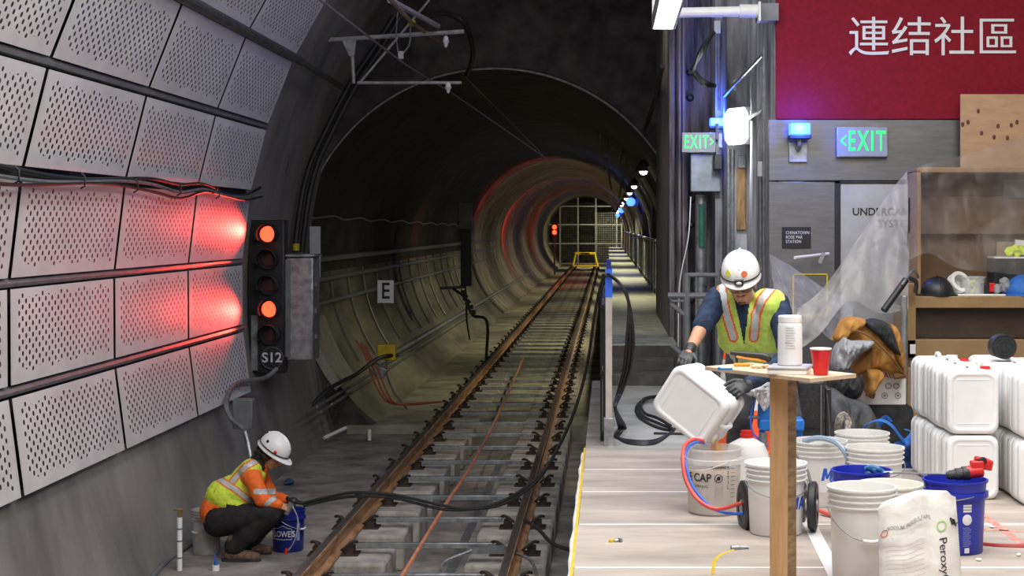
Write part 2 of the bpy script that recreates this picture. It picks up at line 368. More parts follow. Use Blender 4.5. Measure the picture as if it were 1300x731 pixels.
# upright portal wall between platform and tunnel, in front of it the side wall of the platform room
M_cold = mat('weathered_concrete', (.44, .44, .46), .8, 0, .4, 2.2, .5, 18, stretch=(1.5, 1.5, .35))
M_colr = mat('rusty_dark_column', (.27, .23, .24), .75, 0, .4, 4, .4, 16, stretch=(3, 3, .3))
b = MB()
b.bb(.66, .72, 17, YP, 0, 6.6); b.bb(.72, .80, 17.1, YP, 0, 6.6); b.bb(.80, .86, 16.95, YP, 0, 6.6)
struct(b.build('wall_portal', M_colr, bevel=.008))
b = MB(); b.bb(.86, 1.25, 17.35, YP, 0, 6.6); struct(b.build('wall_portal_recess', M_colr))
b = MB(); b.bb(1.13, 1.20, 16.6, 17.35, 0, 6.6); b.bb(1.20, 1.55, 15.9, 17.4, 0, 6.6); struct(b.build('wall_portal_side', M_cold))
b = MB(); b.bb(1.40, 1.62, 13.02, 15.9, 0, 6.6); b.bb(1.37, 1.41, 14.9, 15.2, 0, 6.6); struct(b.build('wall_right_return', M_cold, bevel=.01))
b = MB(); b.bb(1.38, 8.2, 13.04, 13.3, 0, 6.6); struct(b.build('wall_right', M_cold))
# walkway in the tunnel, two steps up from the platform
b = MB()
b.bb(.03, .70, 16.0, YP, -1.4, .355); b.bb(.03, .84, YP, 92, -1.4, .355)
struct(b.build('floor_walkway', M_dark))
b = MB(); b.bb(.03, .70, 16.0, YP, .356, .372); b.bb(.03, .84, YP, 92, .356, .372); struct(b.build('floor_walkway_grating', M_grate))
b = MB(); b.bb(-.0, .66, 15.72, 16.0, 0, .24); b.bb(0, .66, 15.44, 15.72, 0, .12); struct(b.build('floor_step', mat('dark_step', (.10, .095, .085), .8, 0, .2, 6), bevel=.01))

# plinths under both rails, one per fastening
PIT = 1.155; Y0 = 11.9
rows = [Y0+PIT*k for k in range(-2, 86)]
b = MB()
for y in rows:
    zb, zt = -1.47, -1.15
    if y > YP: zt = -1.13
    b.bb(-2.40, -1.80, y-.36, y+.36, zb, zt); b.bb(-1.16, -.50, y-.42, y+.42, zb, zt)
struct(b.build('floor_rail_plinths', M_plinth, bevel=.03))
b = MB(); b.bb(-2.42, -2.38, 0, YP, -1.47, -1.17); b.bb(-.50, -.16, 0, YP, -1.47, -1.40); struct(b.build('floor_track_edge', M_floor))

# ------------------------------------------------------------------ platform edge board sheets
edges = [7.0-1.22*2, 7.0-1.22, None]
sy = [3.0, 4.75, 5.93, F*CAMZ/(722.6-VY), F*CAMZ/(667.6-VY), F*CAMZ/(625.8-VY), F*CAMZ/(597.5-VY), 11.06]
root = thing('floor_protection_boards', 'pale protective sheets laid over the platform floor, joined with white tape', 'floor covering', (1.2, 7, 0))
for i in range(len(sy)-1):
    b = MB(); b.bb(-.155-.012*(i % 2), 3.3, sy[i]+.004, sy[i+1]-.004, .001, .008); b.build('board', M_plat, root, world=True)
for i, y in enumerate(sy[1:-1]):
    b = MB(); b.bb(-.15, 3.2, y-.013, y+.013, .008, .0095); b.build('tape_strip', M_tape, root, world=True)
b = MB(); b.bb(-.170, -.157, 3, 11.06, -.012, .010); b.build('edge_strip', M_yel, root, world=True)
bb_ = MB(); bb_.tube([V((-.175+.01*noise.noise(V((y*3, 0, 0))), y, -.01)) for y in [4+.1*k for k in range(70)]], .012, 6); bb_.build('foam_bead', mat('foam_bead', (.8, .78, .7), .8), root, world=True)
b = MB(); b.bb(0, 4, 11.08, 16, 0, .004); struct(b.build('floor_platform_far', mat('far_platform_floor', (.42, .42, .38), .6, 0, .22, 1.6, .1)))

# ------------------------------------------------------------------ right wall: red panel, steel panels, door
def wp(px, py, Y=13.0): p = W(px, py, Y); return p.x, p.z
def rect(px0, py0, px1, py1, Y, th, name, m, parent=None, bevel=.003, label=None, st=False):
    x0, z1 = wp(px0, py0, Y); x1, z0 = wp(px1, py1, Y)
    b = MB(); b.bb(x0, x1, Y, Y+th, z0, z1); o = b.build(name, m, parent, world=parent is not None, bevel=bevel)
    return o
r = thing('red_wall_banner', 'deep red wall panel above the steel wall with four large pale characters', 'wall panel', W(1200, 150, 13.0))
rect(985, -60, 1500, 151, 12.98, .04, 'panel', M_red, r)
tx = text('連结社區', .345, M_wink, r, W(1184.5, 50, 12.97)-r.location, sx=1.02); tx['label'] = 'pale raised characters'
sw = thing('steel_wall_cladding', 'brushed stainless steel wall panels below the red banner', 'wall cladding', W(1100, 528, 13.0))
rect(976, 151.5, 1222, 229, 13.0, .035, 'upper_panel', M_steel, sw, .004)
rect(976, 231, 1060, 528, 13.0, .035, 'side_panel', M_steel, sw, .004)
rect(1222, 151, 1500, 229, 13.0, .03, 'upper_panel', M_steel, sw, .004)
rect(1206, 230.5, 1500, 528, 13.0, .03, 'side_panel', M_steel, sw, .004)
dr = thing('service_door', 'flat steel service door in a dark frame lettered UNDERCAR SYSTEM behind plastic', 'door', W(1133, 528, 13.03))
rect(1060, 229.5, 1067, 528, 13.0, .05, 'frame', M_black, dr); rect(1060, 229.5, 1206, 233, 13.0, .05, 'frame', M_black, dr)
rect(1067, 233, 1206, 528, 13.01, .04, 'door_leaf', mat('door_steel', (.46, .47, .46), .45, .5, .08, 4), dr)
text('UNDERCAR', .086, M_ink, dr, W(1082, 269, 13.005)-dr.location, align='LEFT', bold=.001)
text('SYSTEM', .086, M_ink, dr, W(1114, 284, 13.005)-dr.location, align='LEFT', bold=0)
t = thing('station_name_sign', 'small black wall sign with white station name on the steel wall', 'sign', W(1011, 315, 13.0))
rect(993, 288, 1029.5, 315, 12.985, .015, 'plate', M_ink, t)
for i, s in enumerate(('CHINATOWN -', 'ROSE PAK', 'STATION')):
    text(s, .036, M_wink, t, W(997.5, 295.5+5.6*i, 12.983)-t.location, align='LEFT', bold=0, sx=.8, space=1.1)
# EXIT sign on the steel wall
def exit_sign(c, wd, ht, arrow, label, lx, ly):
    t = thing('exit_sign', label, 'exit sign', c)
    b = MB(); b.box((0, .03, ht/2), (wd, .05, ht)); b.build('housing', M_galv, t, bevel=.005)
    b = MB(); b.box((0, .003, ht/2), (wd*.96, .008, ht*.93)); b.build('face', E_exit, t)
    o = text('EXIT', ht*.93, E_green, t, V((lx, -.003, ht/2)), sx=.56, bold=ht*.016, space=1.22); o['label'] = 'glowing green letters'
    o = text(arrow, ht*.75, E_green, t, V((ly, -.003, ht/2)), sx=.5, bold=.002, name='arrow')
    return t
exit_sign(W(1095, 199.5, 12.93), .42, .25, '<', 'lit exit sign with green letters and left arrow on the steel wall', .035, -.155)
t = exit_sign(W(887, 193.5, 16.25), .35, .206, '>', 'hanging exit sign with right arrow beside the tunnel column', -.025, .135)
b = MB(); b.bb(.12, .20, .03, .36, .10, .14); b.bb(.18, .21, .03, .36, -.02, .30); b.build('bracket', M_gray, t)
# blue beacons
def beacon(c, s, label, mount):
    t = thing('blue_beacon', label, 'warning light', c)
    b = MB(); b.box((0, 0, .045*s), (.17*s, .12*s, .10*s)); o = b.build('lens', E_blue, t, bevel=.012); o['label'] = 'glowing blue lens'
    b = MB(); b.box((0, 0, -.02*s), (.18*s, .13*s, .03*s)); b.build('base', M_black, t, bevel=.004)
    if mount:
        b = MB(); b.tube(cr([(0, 0, -.03), (0, .0, -.08), (0, .05, -.11), (0, .09, -.11)]), .02, 10); b.build('arm', M_galv, t)
        b = MB(); b.box((0, .10, -.14), (.15, .02, .16)); b.build('wall_plate', M_galv, t, bevel=.003)
    point('blue_beacon_glow', c+V((0, -.14*s, .06*s)), 30*s, (.03, .10, 1), .04)
beacon(W(1015, 171, 12.88), 1.0, 'blue flashing beacon glowing on the steel wall left of the exit sign', True)
beacon(W(910, 160, 16.47), .88, 'blue flashing beacon glowing above the hanging exit sign', True)

# plywood sheet leaning on the wall, top right
t = thing('plywood_sheet', 'bare plywood sheet with dark knots standing at the upper right corner', 'plywood', W(1270, 235, 12.8))
rect(1219.5, 119.5, 1420, 235, 12.8, .02, 'sheet', M_ply, t)
M_knot = mat('wood_knot', (.16, .06, .03), .7, 0, .3, 60)
for px, py in ((1242, 141), (1229, 155), (1246, 169), (1262, 174), (1267, 160), (1279, 175), (1284, 159), (1291, 155), (1222, 158)):
    p = W(px, py, 12.798); b = MB(); b.ell(p, (.014, .0015, .020), n=12); b.build('knot', M_knot, t, world=True)

# ------------------------------------------------------------------ perforated acoustic panels
cols = [17.4-2.265*k for k in range(7)]
rws = [(-10.6, -4.3), (-3.45, 2.75), (3.5, 10.0), (10.75, 17.2), (18.0, 24.9), (25.9, 32.4), (33.1, 39.6), (40.3, 46.8)]
rown = ['lowest row', 'second row from the bottom', 'third row from the bottom', 'fourth row from the bottom', 'fifth row from the bottom', 'sixth row from the bottom', 'row under the ceiling', 'topmost row']
coln = ['nearest the red signal', 'second from the signal', 'third from the signal', 'fourth from the signal', 'fifth from the signal', 'sixth from the signal']
vis = {0: 4, 1: 4, 2: 4, 3: 5, 4: 5, 5: 6, 6: 6}
for ri, (t0, t1) in enumerate(rws[:7]):
    for ci in range(6):
        if ci >= vis[ri]: continue
        y1 = cols[ci]-.034; y0 = cols[ci+1]+.034
        b = MB(); uv = []; K = 3; th0, th1 = R_(180-t0), R_(180-t1); H = abs(th1-th0)*RP
        for k in range(K+1):            # flat panel plates follow the curve as chords
            pass
        p0 = V((XC+RP*math.cos(th0), 0, ZC+RP*math.sin(th0))); p1 = V((XC+RP*math.cos(th1), 0, ZC+RP*math.sin(th1)))
        nrm = V((XC-(p0.x+p1.x)/2, 0, ZC-(p0.z+p1.z)/2)).normalized()*.004
        q = [p0, p1]
        vs = []
        for dn in (V((0, 0, 0)), -nrm):
            for (p, y, u, v_) in ((p0, y1, 0, 0), (p0, y0, 2.23, 0), (p1, y0, 2.23, H), (p1, y1, 0, H)):
                vs.append(V((p.x, y, p.z))+dn); uv.append((u, v_))
        b.add(vs, [(0, 1, 2, 3), (4, 7, 6, 5), (0, 4, 5, 1), (1, 5, 6, 2), (2, 6, 7, 3), (3, 7, 4, 0)])
        o = b.build('acoustic_panel', M_perf, uv=uv, smooth=False)
        lab = 'white perforated acoustic panel in the %s, %s' % (rown[ri], coln[ci])
        if ri in (1, 2) and ci == 0: lab = 'white perforated panel glowing red beside the %s signal lamp' % ('lower' if ri == 1 else 'upper')
        tag(o, lab, 'wall panel', 'perforated acoustic panels on the curved wall')
# dark mounting rails in the gaps
def on_wall(th, r, y): a = R_(180-th); return V((XC+r*math.cos(a), y, ZC+r*math.sin(a)))
for i, (th, nm) in enumerate(((-3.9, 'below the second row of panels'), (3.1, 'below the third row of panels'), (17.6, 'below the fifth row of panels'))):
    b = MB(); b.tube([on_wall(th, RP+.045, 4), on_wall(th, RP+.045, 17.5)], .035, 8)
    tag(b.build('mounting_rail', M_gray), 'dark steel mounting rail in the gap '+nm, 'mounting rail', 'rails behind the acoustic panels')
b = MB(); a = R_(180-25.4); Rm = Matrix.Rotation(-(math.pi-a)-math.pi/2, 3, 'Y')
b.tube([on_wall(25.4, RP-.02, 4), on_wall(25.4, RP-.02, 17.6)], .05, 10)
b.tube([on_wall(25.4, RP-.02, 17.6), on_wall(25.0, RP-.02, 20.5)], .035, 10)
tag(b.build('conduit', mat('dark_conduit', (.10, .10, .10), .5, .4, .3, 10)), 'thick dark conduit running along the gap below the top panels', 'conduit')
# cable bundle with clips along the panels
root = thing('cable_bundle', 'bundle of black cables clipped along the panel gap above the signal', 'cable', on_wall(10.4, RP-.06, 12))
for k in range(3):
    pts = []
    for j in range(15):
        y = 6+j*.83; sag = .03*math.sin(j*1.2+k)+(.05*math.sin((y-13)*2.2) if y > 13.5 else 0)
        pts.append(on_wall(10.55-.35*k, RP-.05-.014*k, y)+V((0, 0, -sag)))
    b = MB(); b.tube(cr(pts, 4), .017-.002*k, 7); b.build('cable', (M_rub, M_gray, M_rub)[k], root, world=True)
for y in (7.4, 8.9, 10.3, 11.6, 12.9, 14.2, 15.6):
    b = MB(); c = on_wall(10.2, RP-.06, y); b.tube([c+V((.0, 0, .06)), c+V((.035, 0, .03)), c+V((.035, 0, -.04)), c+V((0, 0, -.06))], .007, 6); b.build('clip', M_black, root, world=True)

# ------------------------------------------------------------------ rails
def rail_profile(): return [(-.07, 0), (-.07, .012), (-.012, .03), (-.009, .115), (-.034, .125), (-.036, .155), (-.028, .16), (.028, .16), (.036, .155), (.034, .125), (.009, .115), (.012, .03), (.07, .012), (.07, 0)]
for i, x in enumerate(RAILX):
    r = thing('rail', ('rusty left running rail, orange brown on its side' if i == 0 else 'right running rail with polished head beside the platform'), 'rail', (x, 8, -1.14))
    b = MB(); b.prism([(x+a, -1.14+c) for a, c in rail_profile()], 6, 108); b.build('rail_body', M_rail, r, world=True)
    b = MB(); b.prism([(x-.03, .0195-1), (x-.03, .0225-1), (x+.03, .0225-1), (x+.03, .0195-1)], 6, 108); o = b.build('running_surface', M_railtop, r, world=True); o['label'] = 'polished top of the rail head'
# fastenings
def ordn(k):
    w_ = ['', 'first', 'second', 'third', 'fourth', 'fifth', 'sixth', 'seventh', 'eighth', 'ninth', 'tenth', 'eleventh', 'twelfth', 'thirteenth', 'fourteenth', 'fifteenth', 'sixteenth', 'seventeenth', 'eighteenth', 'nineteenth']
    n = k+1
    if n < 20: return w_[n]
    t_ = n//10; return {2: 'twentieth', 3: 'thirtieth', 4: 'fortieth'}[t_] if n % 10 == 0 else {2: 'twenty', 3: 'thirty', 4: 'forty'}[t_]+'-'+w_[n % 10]
def clipmesh(sx):
    b = MB(); b.box((sx*.135, 0, .035), (.07, .12, .07)); 
    b.tube(cr([(sx*.10, -.06, .06), (sx*.15, -.05, .11), (sx*.19, 0, .10), (sx*.15, .05, .09), (sx*.09, .05, .05), (sx*.06, 0, .03)], 4), .013, 6); return b
src = thing('rail_fastening', 'dark iron rail fastening with two curled spring clips beside the rail', 'rail fastening', (RAILX[0], rows[0], -1.15), group='rail fastenings along the track')
b = MB(); b.box((0, 0, .005), (.42, .20, .014)); b.build('base_plate', M_rust, src, bevel=.004)
for s in (-1, 1): clipmesh(s).build('spring_clip', M_rust, src)
k = 0
for kr, y in enumerate(rows[2:]):
    for i, x in enumerate(RAILX):
        c = src if k == 0 else copy_tree(src)
        c.location = (x, y, -1.15 if y < YP else -1.13); k += 1
        c['label'] = ('dark iron fastening under the %s rail, %s from the bottom of the photo' % ('left' if i == 0 else 'right', ordn(kr))) if kr < 40 else 'distant dark fastening under the %s rail, deep in the tunnel' % ('left' if i == 0 else 'right'); c['group'] = 'rail fastenings under the %s rail' % ('left' if i == 0 else 'right')
srcb = None; kb = 0
for y in rows[2:74]:
    if srcb is None:
        b = MB(); b.bb(-2.08, -.95, y-.028, y+.028, -1.10, -1.055); srcb = o = b.build('gauge_bar', M_galv, bevel=.004)
    else: o = srcb.copy(); COL.objects.link(o); o.location.y = y
    tag(o, ('grey steel gauge bar between the rails, %s from the bottom of the photo' % ordn(kb)) if kb < 40 else 'distant grey gauge bar between the rails, deep in the tunnel', 'gauge bar', 'gauge bars between the rails'); kb += 1
# cables and drain lying between the rails
b = MB(); b.tube(cr([W(505, 740, 11.1), W(566, 640, 13.7), W(600, 588, 16), W(638, 515, 21.5), W(664, 455, 29)], 6), .016, 7); tag(b.build('orange_cable', mat('orange_cable', (.55, .22, .12), .5)), 'thin orange brown cable running between the rails', 'cable')
b = MB(); b.bb(-1.42, -1.34, 9, 60, -1.48, -1.452); tag(b.build('drain_rail', M_galv), 'pale metal drain strip in the middle of the track', 'drain')
# ================================================================== TUNNEL FITTINGS
# lamps along the right shoulder of the tunnel
LY = [26.7, 36.4, 43.5, 52, 61, 69, 80, 92, 103]  # the last lamp is an addition that lights the end gate
ln = ['nearest', 'second', 'third', 'fourth', 'fifth', 'sixth', 'seventh', 'eighth', 'farthest']
for i, y in enumerate(LY):
    t = thing('tunnel_lamp', 'small white tunnel lamp on the right shoulder of the tunnel, %s of the row' % ln[i], 'lamp', (.60, y, 2.50), group='tunnel lamps over the walkway')
    b = MB(); b.lathe([(.0, .20), (.05, .19), (.09, .12), (.14, .03), (.14, 0)], (0, 0, 0), 16); b.build('shade', M_galv, t)
    b = MB(); b.ell((0, 0, -.01), (.065, .065, .05)); o = b.build('bulb', E_white, t)
    b = MB(); b.tube(cr([(0, 0, .17), (.10, 0, .22), (.16, 0, .12)]), .014, 6); b.build('bracket', M_galv, t)
    if i < 9:
        l = spot('tunnel_lamp_light', (.56, y, 2.44), (-.9, y+(3.5 if i == 8 else -.3), -1.2), (900 if i == 8 else 470) if i else 300, (1, .94, .56), 138, 1, .08)
# blue emergency lights in the tunnel
for i, (y, px, py) in enumerate(((45, 807, 254), (73, 792.7, 265.5), (97, 787, 272))):
    p = W(px, py, y)+V((-.14, 0, -.05)); s = (.13, .14, .13)[i]
    t = thing('tunnel_blue_light', 'blue emergency light on the right tunnel wall, %s' % ('large and nearest', 'the middle one of three', 'the farthest one')[i], 'warning light', p, group=None)
    b = MB(); b.ell((0, 0, 0), (s, s*.7, s*.95)); b.build('lens', E_blue, t)
    b = MB(); b.bb(-.08, .22, .06, .14, -.10, .10); b.build('base', M_gray, t)
    point('tunnel_blue_glow', p+V((-.18, -.3, 0)), 18, (.03, .12, 1), .08)
# pale hoops added to stand in for bright lit lining, right side of the tunnel
M_hoop = mat('pale_hoop', (.62, .61, .55), .5, 0, .1)
for i, (y, m_) in enumerate(((24.5, M_hoop), (30, M_hoop), (38, M_hoop), (47, M_hoop), (58, M_hoop), (70, M_hoop))):
    b = MB(); b.tube([V((x, y, z)) for x, z in arc(XT, ZT, RT-(.08 if y < 48 else .14), 34, -14, 16)], .05, 8)
    tag(b.build('highlight_hoop', m_), 'curved pale hoop added as a highlight on the right tunnel wall, %s from the tunnel mouth' % ordn(i), 'hoop', 'highlight hoops on the right tunnel wall')
# small cabinets on the right wall
for i, y in enumerate((33, 42, 53)):
    b = MB(); b.box((.98, y, 1.45), (.14, 1.0, 1.0)); tag(b.build('wall_cabinet', (M_gray, M_steel, M_gray)[i], bevel=.01), 'grey cabinet on the right tunnel wall, %s of three' % ('nearest', 'middle', 'farthest')[i], 'cabinet', 'cabinets on the right tunnel wall')
# walkway railing
for i in range(8):
    y0 = 23.5+i*7.6; t = thing('walkway_railing', 'galvanised railing section along the walkway, %s from the platform' % ['first', 'second', 'third', 'fourth', 'fifth', 'sixth', 'seventh', 'eighth'][i], 'railing', (.84, y0, .37), group='railing sections along the tunnel walkway')
    b = MB(); b.tube([(0, 0, .95), (0, 7.3, .95)], .028, 8); b.build('top_rail', M_galv, t)
    b = MB(); b.tube([(0, 0, .12), (0, 7.3, .12)], .018, 8); b.build('bottom_rail', M_galv, t)
    for k in range(5):
        b = MB(); b.box((0, k*1.825, .47), (.04, .05, .94)); b.build('post', M_galv, t)
    b = MB(); b.bb(-.004, .004, .05, 7.25, .14, .90); b.build('mesh_panel', mat('railing_mesh', (.30, .34, .34), .5, .6, .2, 30), t)
# gate at the far end
g = thing('end_gate', 'tall steel grid gate closing the far end of the tunnel', 'gate', (-1.5, 110, ZTF))
for x in (-3.35, -2.1, -.85, .6, .95): b = MB(); b.bb(x-.05, x+.05, 109.9, 110.1, ZTF, ZT+math.sqrt((RT-.1)**2-(x-XT)**2)); b.build('upright', M_galv, g, world=True)
for z in (-1.0, .40, 1.72, 3.0): hw_ = math.sqrt((RT-.1)**2-(z-ZT)**2); b = MB(); b.bb(XT-hw_, XT+hw_, 109.88, 110.08, z-.045, z+.045); b.build('crossbar', M_galv, g, world=True)
b = MB()
for k in range(9): b.bb(-.75+.15*k-.008, -.75+.15*k+.008, 109.95, 110, ZTF, 2.6)
for k in range(24): b.bb(-.85, 1.0, 109.95, 110, -.95+.15*k-.008, -.95+.15*k+.008)
b.build('mesh_infill', M_galv, g, world=True)
b = MB()
for k in range(17): b.bb(-3.35+.15*k-.004, -3.35+.15*k+.004, 109.96, 110, ZTF, 2.9)
for k in range(24): b.bb(-3.35, -.85, 109.96, 110, -.95+.18*k-.004, -.95+.18*k+.004)
b.build('mesh_infill', M_gray, g, world=True)
# yellow frame
t = thing('track_barrier', 'yellow steel trestle barrier standing across the far track', 'barrier', (-1.52, 104, -1.13))
b = MB(); b.tube([(-.85, 0, 0), (-.62, 0, .95)], .07, 8); b.build('leg', M_yel, t)
b = MB(); b.tube([(.85, 0, 0), (.62, 0, .95)], .07, 8); b.build('leg', M_yel, t)
b = MB(); b.bb(-.68, .68, -.06, .06, .86, 1.02); b.build('top_bar', M_yel, t, bevel=.02)
b = MB(); b.bb(-.85, .85, -.05, .05, .05, .17); b.build('cross_bar', M_yel, t, bevel=.02)
b = MB(); b.bb(-.3, .3, -.07, -.062, .90, .99); b.build('plate', M_black, t)
# far red signal
p = W(704, 291, 90); t = thing('distant_signal', 'distant signal with two red lamps by the end gate', 'signal', (p.x, p.y, .75), group=None)
b = MB(); b.bb(-.17, .17, 0, .2, .28, 1.05); b.build('housing', M_black, t)
for dz in (.50, .80): b = MB(); b.ell((0, -.05, dz), (.13, .05, .13)); b.build('lens', E_red, t)
b = MB(); b.cyl((0, .1, -1.9), (0, .1, .28), .05); b.build('post', M_gray, t)
point('distant_signal_glow', V((p.x+.2, 88.5, 1.3)), 18, (1, .04, .02), .1)
# mid tunnel signal seen from behind, throwing red on the wall beyond it
t = thing('tunnel_signal', 'dark narrow signal on the left tunnel wall seen before the red glow', 'signal', W(592, 363, 33))
b = MB(); b.bb(-.11, .11, -.1, .1, 0, 1.15); b.build('housing', M_black, t, bevel=.01)
b = MB(); b.bb(-.16, .12, .0, .12, 1.2, 1.75); b.build('backplate', M_gray, t, bevel=.01)
b = MB(); b.tube(cr([(-.02, 0, .02), (.0, 0, -.3), (.02, -.1, -.7), (.1, -.3, -1.1)]), .02, 6); b.build('cable', M_rub, t)
b = MB(); b.tube([(-.55, 0, -.05), (0, 0, -.02)], .03, 8); b.build('arm', M_gray, t)
spot('tunnel_signal_glow', (-3.5, 62, 1.5), (-4.6, 74, .9), 260, (1, .04, .02), 70, .3, .1)
spot('tunnel_signal_arch_glow', (-3.4, 45.5, 1.1), (-2.6, 52.5, 3.9), 130, (1, .05, .02), 48, .5, .1)
spot('tunnel_signal_near_glow', (-3.6, 33.5, 1.6), (-4.4, 38.5, 1.1), 30, (1, .05, .02), 60, .5, .1)
# wall conduits on the left tunnel wall
for i, z in enumerate((1.08, .78, .44)):
    x = XT-math.sqrt((RT-.06)**2-(z-ZT)**2)
    b = MB(); b.tube([V((x, YP+.1, z)), V((x, 60, z))], .045-.004*i, 8)
    tag(b.build('wall_pipe', M_gray), 'grey pipe on the left tunnel wall, %s of three parallel pipes' % ('upper', 'middle', 'lower')[i], 'pipe', 'pipes on the left tunnel wall')
zz = 1.56-2.15; b = MB(); b.tube([V((-3.65, 25, zz)), V((-3.65, 75, zz))], .055, 8); tag(b.build('curb_pipe', M_galv), 'thick pale pipe along the foot of the left tunnel wall', 'pipe')
for i, dz in enumerate((-.10, -.16)):
    b = MB(); b.tube([V((-3.64+.05*i, YP-2, zz+dz)), V((-3.64+.05*i, 50, zz+dz-.02))], .02, 6); tag(b.build('thin_wall_conduit', M_gray), 'thin conduit below the thick pipe, %s one' % ('upper', 'lower')[i], 'conduit')
# messenger cable sagging along the wall
b = MB(); pts = [V((-4.22, YP-1+.9*k, 1.72+.025*math.sin(k*2.1)-.004*k)) for k in range(28)]; b.tube(cr(pts, 4), .014, 6); tag(b.build('messenger_cable', M_galv), 'thin pale wavy cable high on the left tunnel wall', 'cable')
# hanger straps
srcs = None
for k in range(14):
    y = YP+1+k*1.6; pts = [V((x, y, z)) for x, z in arc(XT, ZT, RT-.025, 183, 214, 8)]
    b = MB(); b.tube(pts, .018, 6); tag(b.build('cable_hanger', M_gray), 'dark curved hanger strap on the left tunnel wall, %s from the tunnel mouth' % ordn(k), 'hanger', 'hanger straps on the left tunnel wall')
# E sign
t = thing('letter_sign', 'white square sign with black letter E on the tunnel wall', 'sign', W(489.5, 384.5, 22.9))
b = MB(); b.box((0, 0, .165), (.235, .012, .33)); b.build('plate', M_white, t)
text('E', .33, M_ink, t, V((0, -.009, .165)), bold=.004, sx=.8)
# yellow box with red conduits
t = thing('yellow_box', 'small yellow junction box on the lower left tunnel wall', 'junction box', W(491, 457, 22.3))
b = MB(); b.box((0, .05, .11), (.25, .16, .22)); b.build('enclosure', M_yel, t, bevel=.01)
b = MB(); b.tube(cr([(0, 0, .0), (.0, 0, -.2), (.1, -.0, -.45), (.3, -.1, -.68)]), .016, 6); b.build('cable', M_gray, t)
b = MB(); b.box((-.12, .05, -.16), (.22, .14, .16), Matrix.Rotation(.5, 3, 'Y')); b.build('connector', M_galv, t, bevel=.01)
M_rc = mat('red_conduit', (.45, .10, .06), .6)
for k in range(3):
    pts = [W(452+6*k, 432+3*k, 22.0), W(463+3*k, 450, 21.95), W(470+5*k, 470, 21.9), W(480+5*k, 495, 21.8), W(494+3*k, 511, 21.85), W(520, 512+k, 22.2), W(560, 510, 22.6)]
    b = MB(); b.tube(cr(pts, 5), .013, 6); tag(b.build('red_conduit', M_rc), 'red brown conduit curving down to the tunnel floor, %s of three' % ('left', 'middle', 'right')[k], 'conduit', 'red conduits by the yellow box')
b = MB(); b.tube(cr([W(395, 515, 20.8), W(420, 492, 21), W(452, 475, 21.4), W(480, 455, 22), W(505, 450, 22.4)], 5), .028, 8); tag(b.build('floor_conduit', M_rub), 'dark conduit curving off the wall toward the yellow box', 'conduit')
for i, (a, c) in enumerate((((411, 556, 20.6), (439, 543, 20.9)), ((469, 545, 20.9), (469, 559, 20.9)))):
    b = MB(); b.tube([W(*a), W(*c)], .024, 10); tag(b.build('white_pipe', M_white), ('white pipe stub lying at the foot of the tunnel step', 'short upright white pipe stub against the tunnel step')[i], 'pipe')
b = MB(); 
for k in range(5):
    c = W(588+3*k, 372+6*k, 31); b.box(c, (.08, .1, .12), Matrix.Rotation(.4*k, 3, 'Y'))
b.tube(cr([W(575, 366, 31), W(590, 378, 31), W(600, 400, 31), W(618, 408, 31), (-2.4, 31, -1.1)]), .03, 6); tag(b.build('cable_connector', M_black), 'black cable connector hanging at the foot of the tunnel wall', 'connector')

# ------------------------------------------------------------------ main signal
S = thing('railway_signal', 'tall black signal with two glowing red lamps beside the wall panels', 'signal', W(338, 473, 18.0))
s_ = 2000/18.0
def sp(px, py, dy=0): p = W(px, py, 18.0+dy); return p
b = MB(); p0 = sp(314, 474); p1 = sp(361, 279); b.bb(p0.x, p1.x, 18.0, 18.22, p0.z, p1.z); b.build('housing', M_black, S, world=True, bevel=.015)
b = MB(); b.bb(sp(320, 0).x, sp(328, 0).x, 17.95, 18.0, sp(0, 470).z, sp(0, 400).z); b.build('bracket', M_galv, S, world=True)
M_lensoff = mat('dark_red_lens', (.10, .035, .035), .25, 0, .1, 20)
for i, (py, on) in enumerate(((297, 1), (328.5, 0), (361, 0), (392, 1), (424, 0))):
    c = sp(341+i*.7, py)
    b = MB(); b.lathe([(.118, 0), (.118, .03), (.09, .03), (.09, 0)], c+V((0, -.03, 0)), 28, R=Matrix.Rotation(R_(-90), 3, 'X').transposed()); b.build('lens_ring', M_black, S, world=True)
    b = MB(); b.ell(c+V((0, -.02, 0)), (.105, .03, .105), n=24); o = b.build('lens', E_red if on else M_lensoff, S, world=True)
    if on: o['label'] = 'glowing red lens'
    b = MB(); hood = []; M_h = M_black
    for yy, r in ((0, .118), (-.22, .115)):
        hood.append([c+V((r*math.cos(R_(a)), yy-(.0 if r > .116 else (abs(math.sin(R_((a)/2)))*0)), r*math.sin(R_(a)))) for a in range(-40, 221, 13)])
    b.loft(hood, False, False, closed=False); o = b.build('hood', M_black, S, world=True); q = o.modifiers.new('t', 'SOLIDIFY'); q.thickness = .006
    if on:
        pp = c+V((.10, -.20, .0)); spot('signal_beam', pp, pp+V((-.15, -1.35, .0)), 190, (1, .05, .035), 42, .9, .03)
c = sp(346, 454); b = MB(); b.lathe([(.0, 0), (.135, 0), (.135, .03), (.115, .03), (.115, .018), (0, .018)], c+V((0, 0, 0)), 32, R=Matrix.Rotation(R_(90), 3, 'X')); b.build('number_plate', M_black, S, world=True)
b = MB(); b.tube([c+V((.125*math.cos(k*math.pi/16), -.032, .125*math.sin(k*math.pi/16))) for k in range(33)], .004, 5); b.build('plate_ring', M_gray, S, world=True)
o = text('S12', .155, M_wink, S, c+V((0, -.035, 0))-S.location, bold=.003, sx=1.02); o['label'] = 'white signal number S12'
t = thing('signal_box', 'dull grey steel equipment box mounted right of the signal', 'junction box', sp(380, 458))
b = MB(); p0 = sp(363, 458, .1); p1 = sp(398, 326, .1); b.bb(p0.x, p1.x, 18.1, 18.5, p0.z, p1.z); b.build('enclosure', M_galv, t, world=True, bevel=.02)
